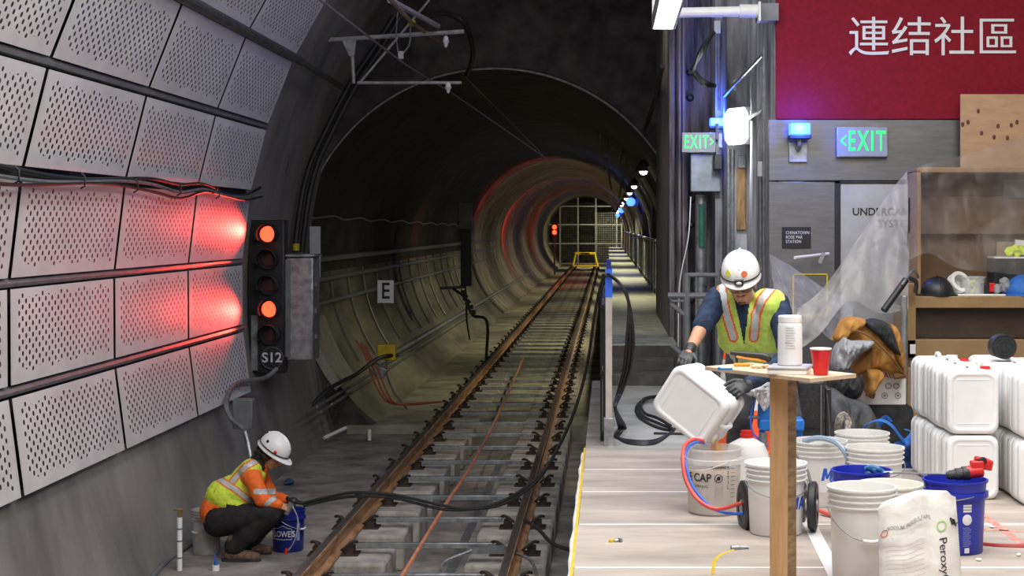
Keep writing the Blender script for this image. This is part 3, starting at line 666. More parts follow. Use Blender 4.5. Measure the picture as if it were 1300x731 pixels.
b = MB(); b.bb(p0.x-.02, p1.x+.02, 18.06, 18.54, p1.z, p1.z+.03); b.build('lid', M_galv, t, world=True, bevel=.006)
b = MB(); b.bb(p0.x-.005, p0.x+.05, 18.06, 18.1, p0.z+.05, p1.z-.03); b.build('hinge_strip', M_gray, t, world=True)
for a_ in (.25, .55, .85):
    b = MB(); b.bb(p1.x-.005, p1.x+.02, 18.2, 18.24, p0.z+a_, p0.z+a_+.05); b.build('latch', M_gray, t, world=True)
b = MB(); q0 = W(400, 352, 19.2); b.bb(q0.x-.065, q0.x+.065, 19.2, 19.22, q0.z, q0.z+.62); tag(b.build('marker_plate', mat('grey_marker', (.40, .41, .42), .5)), 'pale upright marker plate behind the signal box', 'sign')
b = MB(); b.tube(cr([sp(352, 468, -.1), sp(335, 480, -.3), W(300, 487, 16.6), W(288, 508, 16), W(292, 530, 15.8), W(310, 545, 15.6)], 6), .026, 8); tag(b.build('flexible_conduit', M_galv), 'ribbed flexible conduit looping from the signal down the wall', 'conduit')
p = W(309, 548, 15.8); t = thing('wall_junction_box', 'small grey box with pipe low on the wall above the crouching worker', 'junction box', p)
b = MB(); b.box((-.02, .12, .17), (.20, .16, .30)); b.build('enclosure', M_gray, t, bevel=.01)
b = MB(); b.tube([(0, .03, .03), (.06, -.05, -.12), (.1, -.1, -.28)], .026, 8); b.build('pipe', M_galv, t)

# thick arc cables following the cavern corner
for i, (pp, nm) in enumerate((([(452, -30), (430, 12), (408, 48), (385, 90), (366, 150), (350, 220)], 'left'), ([(500, 20), (474, 62), (455, 90), (441, 112), (422, 148), (408, 177), (395, 205), (385, 240), (378, 285), (374, 320)], 'right'))):
    for k in range(2):
        b = MB(); b.tube(cr([W(x+9*k, y, 20.2 if i else 19.4) for x, y in pp], 5), .038, 8); tag(b.build('arc_cable', M_rub), 'thick black cable curving down the cavern wall, %s one of the %s pair' % (('left', 'right')[k], nm), 'cable', 'arc cables, %s pair' % nm)
t = W(376, 318, 20.1); b = MB(); b.cyl(t, t+V((0, 0, .09)), .045); tag(b.build('cable_gland', M_yel), 'small yellow cable gland above the signal box', 'connector')
# catenary support
C = thing('catenary_bracket', 'pipe bracket frame hanging in the cavern before the tunnel mouth', 'bracket', W(450, 110, 19.0))
def pipe(a, c, r, nm, m=M_hang, Y=19.0, Y2=None): b = MB(); b.tube([W(a[0], a[1], Y), W(c[0], c[1], Y2 or Y)], r, 10); return b.build(nm, m, C, world=True)
pipe((395, 52), (589, 40), .028, 'top_tube'); pipe((454, 105), (586, 105), .020, 'bottom_tube'); pipe((447, 66), (449, 106), .022, 'hanger_tube')
pipe((545, 0), (456, 106), .014, 'stay'); pipe((456, 106), (560, -18), .010, 'stay')
b = MB(); b.prism([(W(434, 50, 19).x, W(434, 50, 19).z), (W(453, 50, 19).x, W(453, 50, 19).z), (W(450, 72, 19).x, W(450, 72, 19).z), (W(444, 72, 19).x, W(444, 72, 19).z)], 18.97, 19.03); b.build('gusset', M_galv, C, world=True)
for (px, py) in ((566, 55), (569, 113)):
    b = MB(); b.lathe([(.012, .09), (.03, .07), (.035, .03), (.045, .02), (.03, 0), (.012, -.05)], W(px, py, 19), 12); b.build('insulator', M_white, C, world=True)
pipe((495, 0), (556, 33), .032, 'feeder_tube', Y=16.5, Y2=19); 
b = MB(); b.ell(W(523, 29, 18.3), (.045, .03, .04)); b.build('clamp', M_yel, C, world=True)
b = MB(); b.tube(cr([W(505, 15, 18), W(503, 45, 18), W(506, 70, 18)]), .008, 6); b.tube(cr([W(521, 34, 18), W(520, 55, 18), W(512, 68, 18)]), .010, 6); b.build('dropper', M_galv, C, world=True)
b = MB(); b.box(W(509, 70, 18), (.06, .03, .09)); b.build('clamp', M_galv, C, world=True)
b = MB(); b.tube([W(380, -20, 11), W(512, 80, 18), W(574, 118, 24)], .011, 7); b.tube([W(574, 118, 24), W(692, 200, 42)], .011, 7); tag(b.build('contact_wire', mat('copper_wire', (.30, .22, .18), .4, .6)), 'bare contact wire running diagonally from the ceiling into the tunnel', 'wire')
b = MB(); b.tube([W(480, -18, 13), W(523, 29, 18), W(562, 56, 20.5)], .022, 8); b.tube([W(562, 56, 20.5), W(592, 99, 21.9), W(700, 207, 42)], .006, 6); tag(b.build('messenger_wire', mat('rusty_tube', (.35, .22, .15), .5, .4)), 'rusty messenger wire above the contact wire', 'wire')
b = MB(); b.tube(cr([W(540, 22, 20), W(565, 17, 20), W(590, 30, 20), W(600, 60, 20.4), W(598, 82, 21), W(592, 95, 21.4)], 6), .034, 8); tag(b.build('looped_cable', M_rub), 'heavy black cable looping down behind the bracket', 'cable')
# broken pulley tackle hanging in the tunnel
t = thing('hanging_tackle', 'tangle of red lit droppers hanging high in the tunnel right of centre', 'catenary tackle', W(770, 150, 30))
for (a, c) in (((760, 140), (768, 165)), ((772, 148), (768, 165)), ((762, 168), (764, 193)), ((771, 168), (771, 193)), ((790, 182), (787, 205)), ((768, 195), (776, 240)), ((800, 170), (795, 200)), ((795, 200), (786, 250)), ((764, 193), (772, 198))):
    b = MB(); b.tube([W(*a, 30), W(*c, 30.5)], .02, 6); b.build('dropper', M_gray, t, world=True)
b = MB(); b.box(W(767, 164, 30), (.2, .06, .1)); b.box(W(768, 196, 30), (.14, .06, .12)); b.box(W(803, 178, 30), (.14, .1, .2)); b.build('clamp', M_gray, t, world=True)

# ------------------------------------------------------------------ portal fittings
t = W(890, 470, 17.2); b = MB(); x = W(890, 0, 16.7).x
b.tube([V((x, 16.7, 0)), V((x, 16.7, 1.90))], .062, 18); b.tube([V((x, 16.7, .94)), V((x, 16.7, .98))], .075, 18); b.tube([V((x, 16.7, .3)), V((x, 16.7, .94))], .045, 16)
dp = b.build('downpipe', M_galv); tag(dp, 'tall grey steel downpipe in the dark column recess', 'pipe')
b = MB(); b.tube([V((x+.0, 16.63, 1.35)), V((x, 16.63, 1.80))], .03, 12); tag(b.build('green_tape', mat('green_tape', (.03, .22, .12), .6, 0, .2, 20)), 'green tape patch stuck on the upright downpipe', 'tape')
def wb(px0, py0, px1, py1, Y, th, name, m, label, cat, bevel=.006):
    a = W(px0, py1, Y); c = W(px1, py0, Y); b = MB(); b.bb(a.x, c.x, Y, Y+th, a.z, c.z); return tag(b.build(name, m, bevel=bevel), label, cat)
wb(877, 196, 915, 243, 16.44, .15, 'cover_plate', mat('blue_grey_panel', (.34, .38, .42), .5, .3), 'flat grey panel fixed above the downpipe under the exit sign', 'panel')
wb(907, 196, 917, 215, 16.2, .23, 'control_box', M_black, 'little black control box beside the grey panel', 'control box')
wb(937, 197, 947, 213, 15.85, .05, 'switch_plate', M_galv, 'grey metal plate on top of the wooden strip', 'switch plate')
wb(935, 213, 947, 292, 15.87, .03, 'wood_strip', mat('old_wood', (.38, .22, .09), .7, 0, .3, 10, stretch=(4, 1, .5)), 'upright brown wooden strip on the concrete return wall', 'timber')
wb(962, 205, 972, 224, 14.2, .06, 'conduit_box', M_white, 'small white conduit box low on the wall corner', 'junction box')
for i, (px, Y, y0, y1) in enumerate(((925, 15.86, 190, 330), (930, 15.86, 190, 322), (863, 16.8, 0, 470), (868, 16.8, 0, 470), (970, 14.1, 60, 400), (966, 14.35, 225, 330), (913, 16.57, 40, 140))):
    b = MB(); b.tube([W(px, y1, Y), W(px, y0, Y)], .016, 8)
    tag(b.build('wall_conduit', (M_galv, M_galv, M_colr, M_colr, M_galv, M_galv, M_galv)[i]), ['upright thin conduit right of the grey panel', 'upright thin conduit nearer the wooden strip', 'rusty upright pipe at the column edge, left one', 'rusty upright pipe at the column edge, right one', 'long grey conduit beside the red banner edge', 'short upright pipe below the white conduit box', 'grey conduit below the loop of black cables'][i], 'conduit')
wb(907, 26, 915, 42, 16.5, .08, 'conduit_fitting', M_white, 'pale conduit fitting high on the wall over the cables', 'junction box')
for k in range(3):
    b = MB(); b.tube(cr([W(905+k, 40, 15.5), W(893-2*k, 65, 15.5), W(880+k, 88, 15.6), W(892, 106-2*k, 15.6), W(908, 109, 15.7)], 6), .020, 7); tag(b.build('hanging_cable', M_rub), 'black cable hanging in a loop from the pale fitting, %s of three' % ('inner', 'middle', 'outer')[k], 'cable', 'looped cables high on the column')
for k, (px, py) in enumerate(((876, 92), (876, 124), (877, 285), (878, 253), (878, 380))):
    b = MB(); c = W(px, py, 16.85); b.lathe([(0, .03), (.02, .03), (.045, 0)], c, 8, R=Matrix.Rotation(R_(90), 3, 'X')); b.build('bolt', M_black); tag(bpy.data.objects[-1] if False else [o for o in bpy.data.objects if o.name.startswith('bolt')][-1], 'dark anchor bolt on the dark column face, %s' % ('topmost', 'second from the top', 'fourth from the top', 'third from the top', 'lowest')[k], 'bolt', 'anchor bolts on the column')
b = MB(); b.tube(cr([W(877, 250, 16.3), W(874, 300, 16.2), W(866, 340, 16.2), W(862, 372, 16.2), W(861, 440, 16.2)], 6), .006, 6); tag(b.build('thin_wire', M_white), 'thin pale wire hanging down the dark column', 'wire')
b = MB(); b.tube(cr([W(841, 84, 17.3), W(838, 96, 18.6), W(832, 125, 20.6), W(818, 166, 21.5)], 6), .03, 7); tag(b.build('feeder_cable', M_rub), 'dark feeder cable slanting from column to tunnel arch', 'cable')
for i, (a, c) in enumerate((((919, 122, 15.86), (968, 70, 14.28)), ((941, 155, 15.3), (971, 138, 14.1)))):
    b = MB(); b.tube([W(*a), W(*c)], .018, 8); b.box(W(a[0]+14, a[1]-14 if i == 0 else a[1]-8, a[2]-.4), (.03, .05, .10)); tag(b.build('diagonal_strut', M_galv), ('slanting steel strut on the concrete return wall', 'short strut holding the bright floodlight')[i], 'strut')
# gate railing at the steps
G = thing('railing_gate', 'grey tube railing gate before the dark column', 'railing', W(885, 500, 14.5))
def gp(a, c, r, nm): b = MB(); b.tube([W(a[0], a[1], 14.5), W(c[0], c[1], 14.5)], r, 10); b.build(nm, M_gray, G, world=True)
gp((848, 375), (910, 375), .028, 'top_tube'); gp((870, 349), (912, 349), .022, 'upper_tube'); gp((872, 348), (872, 503), .032, 'post'); gp((912, 348), (912, 503), .022, 'post'); gp((884, 350), (884, 503), .012, 'bar')
gp((852, 386), (872, 402), .022, 'brace'); gp((852, 438), (872, 455), .022, 'brace'); gp((848, 375), (853, 382), .012, 'end_loop'); gp((853, 382), (870, 382), .012, 'end_loop')
# barrier panel and post at the platform edge
t = thing('edge_post', 'slim pale upright post at the platform edge with blue tape on top', 'post', (0.005, 11.25, .0))
b = MB(); b.box((0, 0, .62), (.048, .06, 1.24)); b.build('shaft', mat('post_paint', (.50, .46, .42), .5, .1), t, bevel=.004)
b = MB(); b.box((0, 0, .10), (.07, .09, .20)); b.build('foot', M_galv, t, bevel=.004)
b = MB(); b.box((0, 0, 1.16), (.051, .063, .20)); b.build('tape', mat('blue_tape', (.03, .14, .75), .5), t)
b = MB(); b.box((0, 0, 1.28), (.035, .05, .10)); b.build('cap', M_blued, t, bevel=.004)
t = thing('edge_barrier', 'dark mesh barrier along the platform edge beyond the pale post', 'barrier', (-.04, 13.5, 0))
for y in (11.5, 12.6, 13.8, 15.2): b = MB(); b.box((-.04, y, .5), (.035, .05, 1.0)); b.build('post', M_black, t, world=True)
for z in (.98, .5, .06): b = MB(); b.tube([(-.04, 11.4, z), (-.04, 15.3, z)], .018, 6); b.build('rail_tube', M_black, t, world=True)
b = MB(); b.bb(-.043, -.037, 11.45, 15.2, .08, .55); b.build('kick_panel', M_gray, t, world=True)
# cables over the post
for k in range(2):
    pts = [W(386, 638+4*k, 13.1), W(415, 631+4*k, 13.0), W(450, 625+5*k, 12.7), W(500, 628+4*k, 12.6), W(560, 641+5*k, 12.4), W(600, 646, 12.3), W(640, 635+4*k, 12.2), W(680, 608+4*k, 12.1), W(706, 573, 12.1), W(730, 520, 12.0), W(746, 460, 11.9), W(755, 400, 11.6), W(763, 362, 11.4), W(770, 348, 11.2)]
    b = MB(); b.tube(cr(pts, 6), .0125, 8); tag(b.build('black_hose', M_rub), 'long black hose from the crouching worker across to the post, %s of the two' % ('upper', 'lower')[k], 'hose', 'twin black hoses across the track')
for k in range(3):
    e = 4*k
    pts = [W(772, 350, 11.2), W(787, 362, 11.1), W(798, 385, 11.1), W(804-e, 430, 11.2), W(800-e, 470, 11.4), W(788-e/2, 502, 11.5), W(781, 520, 11.4), FP(786+e, 545), FP(781+e/2, 556), FP(800, 561+e/2), FP(830, 561+e/2), FP(850, 552), FP(857, 545)]
    b = MB(); b.tube(cr([p+V((0, 0, .01)) for p in pts], 6), .012, 7); tag(b.build('draped_hose', M_rub), 'black hose draped from the post onto the platform, %s of three' % ('outermost', 'middle', 'innermost')[k], 'hose', 'hoses draped from the post')
for k in range(3):
    pts = [FP(855-2*k, 549), FP(835, 545-3*k), FP(812+3*k, 532), FP(808+3*k, 518), FP(822, 508+2*k), FP(848, 505+2*k), FP(880, 508), FP(900, 512)]
    b = MB(); b.tube(cr([p+V((0, 0, .012+.02*k)) for p in pts], 6), .012, 7); tag(b.build('coiled_hose', M_rub), 'black hose coiled on the floor left of the pouring jug, %s turn' % ('lowest', 'middle', 'top')[k], 'hose', 'hose coil on the platform')
b = MB(); b.tube(cr([FP(830, 552)+V((0, 0, .012)), FP(870, 553)+V((0, 0, .012)), FP(905, 556)+V((0, 0, .012)), FP(960, 560)+V((0, 0, .012))], 5), .011, 7); tag(b.build('floor_hose', M_rub), 'black hose lying straight behind the translucent bucket', 'hose')
# thin loose cables near the right rail
b = MB(); b.tube(cr([W(666, 660, 12.9), W(684, 672, 12.6), W(702, 690, 12.3), W(730, 700, 12)], 5), .016, 7); tag(b.build('loose_cable', M_rub), 'black cable leaving the right rail toward the platform', 'cable')
b = MB(); b.box((-.98, 12.75, -1.05), (.30, .10, .05)); b.tube(cr([(-1.1, 12.7, -1.05), (-1.3, 12.5, -1.1), (-1.3, 12.2, -1.12)]), .014, 6); b.tube(cr([(-.8, 12.7, -1.05), (-.62, 12.5, -1.08), (-.55, 12.2, -1.14)]), .014, 6); tag(b.build('rail_bond', M_galv), 'steel bond clamp with black leads on the right rail', 'clamp')

# ------------------------------------------------------------------ overhead fixtures
L = thing('fluorescent_fixture', 'fluorescent light box on a white arm at the top of the photo', 'lamp', W(842, 20, 9.6))
a = W(828, 36, 12.8); c = W(850, 0, 12.8)
b = MB(); b.bb(a.x, a.x+.19, 11.2, 12.8, a.z, a.z+.12)
b.build('housing', M_gray, L, world=True, bevel=.006)
b = MB(); b.bb(a.x+.012, a.x+.165, 11.22, 12.79, a.z-.006, a.z); b.build('diffuser', E_white, L, world=True)
b = MB(); p = W(850, 9, 9.9); q = W(965, 14, 12.6); b.bb(a.x, a.x+.19, 12.8, 12.86, a.z, a.z+.24); b.build('end_plate', M_white, L, world=True)
b = MB(); y = 12.88; p = W(846, 16.5, y); q = W(962, 14, y); b.tube([p, q], .042, 12); b.build('arm', M_white, L, world=True)
b = MB(); b.tube([q+V((-.15, 0, 0)), q+V((.02, 0, 0))], .055, 12); b.bb(q.x, q.x+.02, y-.07, y+.07, q.z-.09, q.z+.07); b.build('mount', M_white, L, world=True, bevel=.004)
b = MB(); b.bb(q.x+.0, q.x+.175, y+.04, 13.10, q.z-.07, q.z+.07); b.build('wall_bracket', M_gray, L, world=True)
t = thing('floodlight', 'bright white octagonal floodlight on the wall right of the beacon', 'lamp', W(935, 160, 15.3))
Rz = Matrix.Rotation(R_(-58), 3, 'Z')
def octo(wd, ht, ch): return [(-wd, -ht+ch), (-wd+ch, -ht), (wd-ch, -ht), (wd, -ht+ch), (wd, ht-ch), (wd-ch, ht), (-wd+ch, ht), (-wd, ht-ch)]
b = MB(); b.prism(octo(.18, .18, .055), 0, .07); b.v = [Rz@p for p in b.v]; b.build('housing', M_white, t)
b = MB(); b.prism(octo(.17, .17, .05), -.012, 0); b.v = [Rz@p for p in b.v]; o = b.build('lens', E_flood, t); o['label'] = 'glowing white face'
area('floodlight_light', W(935, 160, 15.3)+Rz@V((0, -.05, 0)), (0, 0, 0), .28, .28, 60, (.92, .95, 1)).rotation_euler = (R_(80), 0, R_(-58))
# ================================================================== PLATFORM OBJECTS
def drape(poly, Y, D, amp, fr, name, m, parent=None, K=16, cen=None, sub=5, seed=0, back=.12):
    """cloth lump: star-shaped outline in the plane at Y, domed toward the front with running folds"""
    P = cr([V((x, y, 0)) for x, y in poly]+[V((*poly[0], 0))], sub)[:-1]
    cx = cen[0] if cen else sum(p.x for p in P)/len(P); cy = cen[1] if cen else sum(p.y for p in P)/len(P); loops = [[W(p.x, p.y, Y)+V((0, back, 0)) for p in P]]
    for k in range(K+1):
        s_ = 1-k/K*.995; row = []
        for p in P:
            x = cx+(p.x-cx)*s_; y = cy+(p.y-cy)*s_; r = V((x*fr, y*fr*.45+x*fr*.3, seed)); f = 1-abs(noise.noise(r))*2.2; g = noise.noise(r*2.7)
            row.append(W(x, y, Y)+V((0, -D*(1-s_**2.6)**.5-amp*f*min(1, (1-s_)*5)-amp*.5*g*min(1, (1-s_)*5), 0)))
        loops.append(row)
    b = MB(); b.loft(loops, True, True); return b.build(name, m, parent, world=parent is not None, ang=75)
def bucket(label, X, Y, h=.36, rt=.155, rb=.132, m=None, group=None, texts=(), patch=None, bail=None, open_in=None, rings=3, z0=.009, rot=0, cat='bucket', blip=False):
    m = m or M_white
    t = thing('bucket', label, cat, (X, Y, z0), rot, group)
    R = lambda z: rb+(rt-.012-rb)*z/h
    pr = [(0, 0), (rb-.006, 0), (rb, .006)]
    zt = h-.085 if rings == 3 else h-.06
    pr += [(R(zt), zt)]
    if rings == 3:
        for k in range(3):
            z = zt+.026*k; e = .012
            pr += [(R(z)+e, z+.001), (R(z)+e+.001, z+.006), (R(z)+.002, z+.009), (R(z)+.002, z+.024)]
    else:
        z = zt-.02; pr += [(R(z)+.016, z), (R(z)+.016, z+.022), (R(z)+.003, z+.026)]
        pr[3] = (R(z-.002), z-.002)
    pr += [(rt-.008, h-.012), (rt, h-.010), (rt, h-.001), (rt-.004, h), (rt-.009, h-.001), (rt-.012, h-.012), (rb-.006, .008), (0, .008)]
    b = MB(); b.lathe(pr, n=48); b.build('body', m, t, ang=50)
    for s in texts:
        o = text(s[0], s[1], s[2], t, (0, 0, 0), wrap=(R(s[4])+.0016, s[3], s[4]), bold=s[5] if len(s) > 5 else 0, sx=s[6] if len(s) > 6 else 1, shear=s[7] if len(s) > 7 else 0)
    for (a0, a1, z_0, z_1, mm, nm) in (patch or ()):
        vs = []; K = 8
        b = MB(); loops = [[V(((R(z)+d)*math.sin(a0+(a1-a0)*k/K), -(R(z)+d)*math.cos(a0+(a1-a0)*k/K), z)) for z, d in ((z_0, .0004), (z_0, .0009), (z_1, .0009), (z_1, .0004))] for k in range(K+1)]
        b.loft(loops); b.build(nm, mm, t)
    if bail:
        a, drop = bail; za = zt-.004; Rr = R(za)+.014; pts = []
        for k in range(13):
            th = math.pi*k/12; ang = a+th-math.pi/2
            pts.append(V((Rr*1.02*math.sin(ang), -Rr*1.02*math.cos(ang), za-drop*math.sin(th))))
        b = MB(); b.tube(cr(pts, 3), .0028, 6); o = b.build('bail_handle', M_galv, t)
        b = MB(); b.tube(pts[5:8], .009, 8); b.build('grip', M_white if m is not M_blue else M_wink, o)
    return t, R
MA = [('MA', .088, M_bluetxt, .62, .185, .001, 1.0, .2), ('PEROXYCHEM', .018, M_bluetxt, .66, .125)]
# translucent bucket with liquid
M_liq = mat('brown_liquid', (.50, .33, .18), .4, 0, .1, 6)
M_trans = bpy.data.materials.new('translucent_bucket'); M_trans.use_nodes = True
nt = M_trans.node_tree; bs = nt.nodes['Principled BSDF']; bs.inputs['Base Color'].default_value = (.86, .85, .83, 1); bs.inputs['Roughness'].default_value = .45
tp = nt.nodes.new('ShaderNodeBsdfTransparent'); mx = nt.nodes.new('ShaderNodeMixShader'); mx.inputs[0].default_value = .40
nt.links.new(tp.outputs[0], mx.inputs[1]); nt.links.new(bs.outputs[0], mx.inputs[2]); nt.links.new(mx.outputs[0], nt.nodes['Material Output'].inputs[0])
p = FP(906, 652); t, R = bucket('translucent white bucket half full of brown liquid under the pouring jug', p.x, p.y, .355, .160, .140, M_trans, rings=1,
    texts=(('E CAP', .062, M_ink, -.66, .205, .0012, .9), ('5 GALLON JUG', .022, M_ink, -.74, .160), ('WARNING', .020, M_ink, .12, .262, .0005, .9), ('LITERS', .040, M_ink, 0, 0)) and
    (('E CAP', .062, M_ink, -.66, .205, .0012, .9), ('5 GALLON JUG', .020, M_ink, -.74, .160), ('WARNING', .020, M_ink, .12, .262, .0005, .9)), z0=.009)
b = MB(); b.lathe([(0, .01), (.134, .01), (.141, .21), (.138, .22), (0, .22)], n=40); o = b.build('liquid', M_liq, t)
b = MB(); b.lathe([(.0, .009), (.150, .009), (.150, .004), (0, .004)], n=40)
# label frame, pictogram ring, vertical LITERS scale
def wrapquad(par, R, a0, a1, z0, z1, m, name, d=.0012):
    b = MB(); K = 5; b.loft([[V(((R(z)+e)*math.sin(a0+(a1-a0)*k/K), -(R(z)+e)*math.cos(a0+(a1-a0)*k/K), z)) for z, e in ((z0, d-.0006), (z0, d), (z1, d), (z1, d-.0006))] for k in range(K+1)]); return b.build(name, m, par)
for z in (.27, .25, .16, .15, .14, .13, .12, .11): wrapquad(t, R, -.02, .25, z-(.0012 if z < .2 else .0006), z, M_gink, 'label_line')
for a in (-.04, .27): wrapquad(t, R, a-.004, a+.004, .10, .285, M_gink, 'label_line')
b = MB(); b.tube([V(((R(.20)+.001)*math.sin(.115+.14*math.cos(q)), -(R(.20)+.001)*math.cos(.115+.14*math.cos(q)), .205+.022*math.sin(q))) for q in [k*math.pi/12 for k in range(25)]], .0018, 5)
b.tube([V(((R(.20)+.001)*math.sin(.02), -(R(.20)+.001)*math.cos(.02), .192)), V(((R(.20)+.001)*math.sin(.21), -(R(.20)+.001)*math.cos(.21), .219))], .0018, 5)
b.ell(V(((R(.2)+.001)*math.sin(.12), -(R(.2)+.001)*math.cos(.12), .205)), (.010, .002, .011)); b.build('pictogram', M_ink, t)
for i, ch in enumerate('LITERS'):
    text(ch, .026, M_ink, t, (0, 0, 0), wrap=(R(.15+.026*i)+.0014, .50, .155+.026*i), sx=1)
for i in range(8): wrapquad(t, R, .62, .82, .10+.022*i, .102+.022*i, M_ink, 'scale_line')
# strap and film inside it
b = MB(); b.tube(cr([V((-.17, -.03, .24)), V((-.06, -.165, .255)), V((.06, -.15, .29)), V((.15, -.06, .31))], 5), .002, 5); b.build('cord', M_wink, t)

def block_MA(t, R, a0, z0, h):
    """heavy slanted letters M and A wrapped on the bucket side"""
    strips = [((0, 0), (.24, 0), (.24, 1), (0, 1)), ((.66, 0), (.90, 0), (.90, 1), (.66, 1)), ((.06, 1), (.27, 1), (.55, .15), (.36, .15)), ((.63, 1), (.84, 1), (.54, .15), (.35, .15)),
              ((1.0, 0), (1.24, 0), (1.56, 1), (1.30, 1)), ((1.70, 0), (1.94, 0), (1.66, 1), (1.38, 1)), ((1.18, .22), (1.78, .22), (1.74, .42), (1.22, .42))]
    b = MB()
    for q in strips:
        N = 4; vs = []
        for i in range(N+1):
            for j in range(N+1):
                u, v = i/N, j/N; x = (q[0][0]*(1-u)+q[1][0]*u)*(1-v)+(q[3][0]*(1-u)+q[2][0]*u)*v; y = v*(q[3][1]-q[0][1])+q[0][1]
                z = z0+y*h; a = a0+(x+.2*y)*h/R(z); rr = R(z)+.0022; vs.append(V((rr*math.sin(a), -rr*math.cos(a), z)))
        b.add(vs, [(i*(N+1)+j, (i+1)*(N+1)+j, (i+1)*(N+1)+j+1, i*(N+1)+j+1) for i in range(N) for j in range(N)])
    b.build('lettering', M_bluetxt, t)
p = FP(985, 678); MAf = ()
_t = bucket('white bucket directly behind the wooden table post', p.x, p.y, .358, .160, .132, M_white, texts=MAf, bail=(.1, .07))
block_MA(*_t, .36, .135, .062)
p = FP(1040, 641); _t = bucket('white bucket lettered MA, behind the wooden post and blue bucket', p.x, p.y, .358, .160, .134, M_milky, texts=(), patch=((-.1, .52, .085, .245, M_wink, 'label'),))
block_MA(*_t, -.06, .150, .068)
bucket('milky white bucket with clear rim left of the jug stack', 1.448, 8.55, .36, .160, .134, M_milky, bail=(0, .06))
bucket('white bucket farthest back, in front of the charcoal trousers', 1.475, 9.15, .36, .160, .134, M_milky)
p = FP(1096, 697); bucket('empty dark blue bucket behind the white front buckets', 1.262, 7.85, .345, .152, .130, M_blue, rings=1)
bucket('white bucket between the two blue ones, under the mixer shaft', 1.325, 7.42, .345, .158, .132, mat('cream_plastic', (.84, .82, .74), .35, 0, .04, 4))
bucket('big white front bucket with wire handle, beside the chemical bag', 1.125, 6.98, .405, .155, .130, M_white, bail=(.12, .13))
p = FP(1209, 702)
t, R = bucket('blue bucket with white warning label carrying the red drill', 1.665, 7.56, .345, .156, .130, M_blue, rings=1, bail=(-1.2, .03))
for k, (z0, z1) in enumerate(((.232, .242), (.219, .229), (.206, .216))): wrapquad(t, R, .06, .36, z0, z1, M_wink, 'label_block'); 
for k in range(10): wrapquad(t, R, .06, .36 if k % 3 else .30, .045+.0095*k, .0475+.0095*k, mat('pale_blue_print', (.25, .30, .55), .6), 'label_line')
wrapquad(t, R, .12, .30, .012, .036, M_wink, 'barcode')
b = MB(); b.ell(V(((R(.17)+.001)*math.sin(.20), -(R(.17)+.001)*math.cos(.20), .170)), (.024, .003, .026), Matrix.Rotation(.2, 3, 'Z')); b.ell(V(((R(.17)+.001)*math.sin(.27), -(R(.17)+.001)*math.cos(.27), .178)), (.012, .004, .012)); b.build('pictogram', M_wink, t)

# drill with mixing paddle
D = thing('power_drill', 'red and black power drill lying across the blue bucket rim', 'drill', (1.72, 7.53, .362))
c = W(1222, 598, 7.55)
b = MB(); b.tube([W(1248, 597, 7.55), W(1226, 600, 7.55)], [.030, .033], 16); b.box(W(1240, 592, 7.55), (.06, .05, .055)); b.build('motor_housing', M_redp, D, world=True, bevel=.006)
b = MB(); b.tube([W(1230, 600, 7.55), W(1222, 601, 7.55), W(1221.9, 601, 7.55), W(1213, 602, 7.55), W(1212.9, 602, 7.55), W(1205, 603, 7.55), W(1201, 603, 7.55)], [.034, .034, .029, .029, .024, .022, .014], 16); b.build('chuck', mat('dark_grey_rubber', (.06, .06, .062), .6, 0, .4, 50), D, world=True)
b = MB(); b.tube([W(1241, 588, 7.55), W(1248, 585, 7.62)], .020, 12); b.build('handle', M_black, D, world=True)
b = MB(); b.box(W(1248, 588, 7.66), (.075, .10, .05), Matrix.Rotation(.2, 3, 'Y')); b.build('battery', M_redp, D, world=True, bevel=.008)
P_ = thing('mixing_paddle', 'long steel mixing shaft with blue paddle head resting on bucket rims', 'mixing paddle', W(1140, 601, 7.6))
b = MB(); b.tube([W(1201, 602, 7.55), W(1134, 600, 7.75)], .0045, 8); b.build('shaft', M_galv, P_, world=True)
b = MB(); b.tube([W(1134, 600, 7.75), W(1121, 600, 7.8)], .008, 8); b.build('sleeve', M_wink, P_, world=True)
M_pad = mat('blue_paddle', (.03, .16, .36), .4)
b = MB(); 
for a in (0, 1, 2, 3):
    q = [W(1121, 599, 7.8)+V((0, .0, 0))]; an = a*math.pi/2+.5
    for k in range(1, 5): q.append(W(1121-5.5*k, 600-.5*k, 7.8)+V((0, .028*math.sin(an+.5*k), .026*math.cos(an+.5*k)*(1 if k < 4 else .7))))
    b.tube(cr(q, 4), .013, 6, sq=.5)
b.build('paddle_head', M_pad, P_, world=True)

# chemical bag
def bagmesh():
    nx, nz = 18, 22; b = MB(); front = []; back = []
    x0, x1, H = -.155, .175, .44
    def pt(i, k, s):
        u = i/nx; v = k/nz; x = x0+(x1-x0)*u
        topz = H*(.80+.12*u+.10*math.sin(2.6*u+.2))+.012*math.sin(u*15)
        if u > .93: topz -= .02
        z = topz*v; x += .018*(1-v)*(u-.5)-.0*v; lean = .10*v
        bulge = .058*(math.sin(math.pi*min(max(u, .0), 1))**.5)*(1-.80*v**2.2)*(.6+.4*min(1, v*5))
        wr = .006*noise.noise(V((u*5, v*7, s*3)))+.006*math.sin(v*34+u*3)*(u < .6)*(.15 < v < .75)*.5
        crease = -.012*math.exp(-((u-.60-.03*v)/.04)**2)
        return V((x, -s*(bulge+wr+crease*(s > 0))+lean+.02, z))
    G = {s: [[pt(i, k, s) for i in range(nx+1)] for k in range(nz+1)] for s in (1, -1)}
    loops = [G[1][k]+G[-1][k][::-1] for k in range(nz+1)]
    b.loft(loops); return b, pt, nx, nz
bg, pt_, nx_, nz_ = bagmesh()
BX, BY = (1168-VX)*6.55/F, 6.55
T = thing('chemical_bag', 'crumpled white chemical bag standing before the blue bucket', 'bag', (BX, BY, .010))
M_bag = mat('woven_bag', (.74, .71, .66), .6, 0, .08, 5, .25, 18)
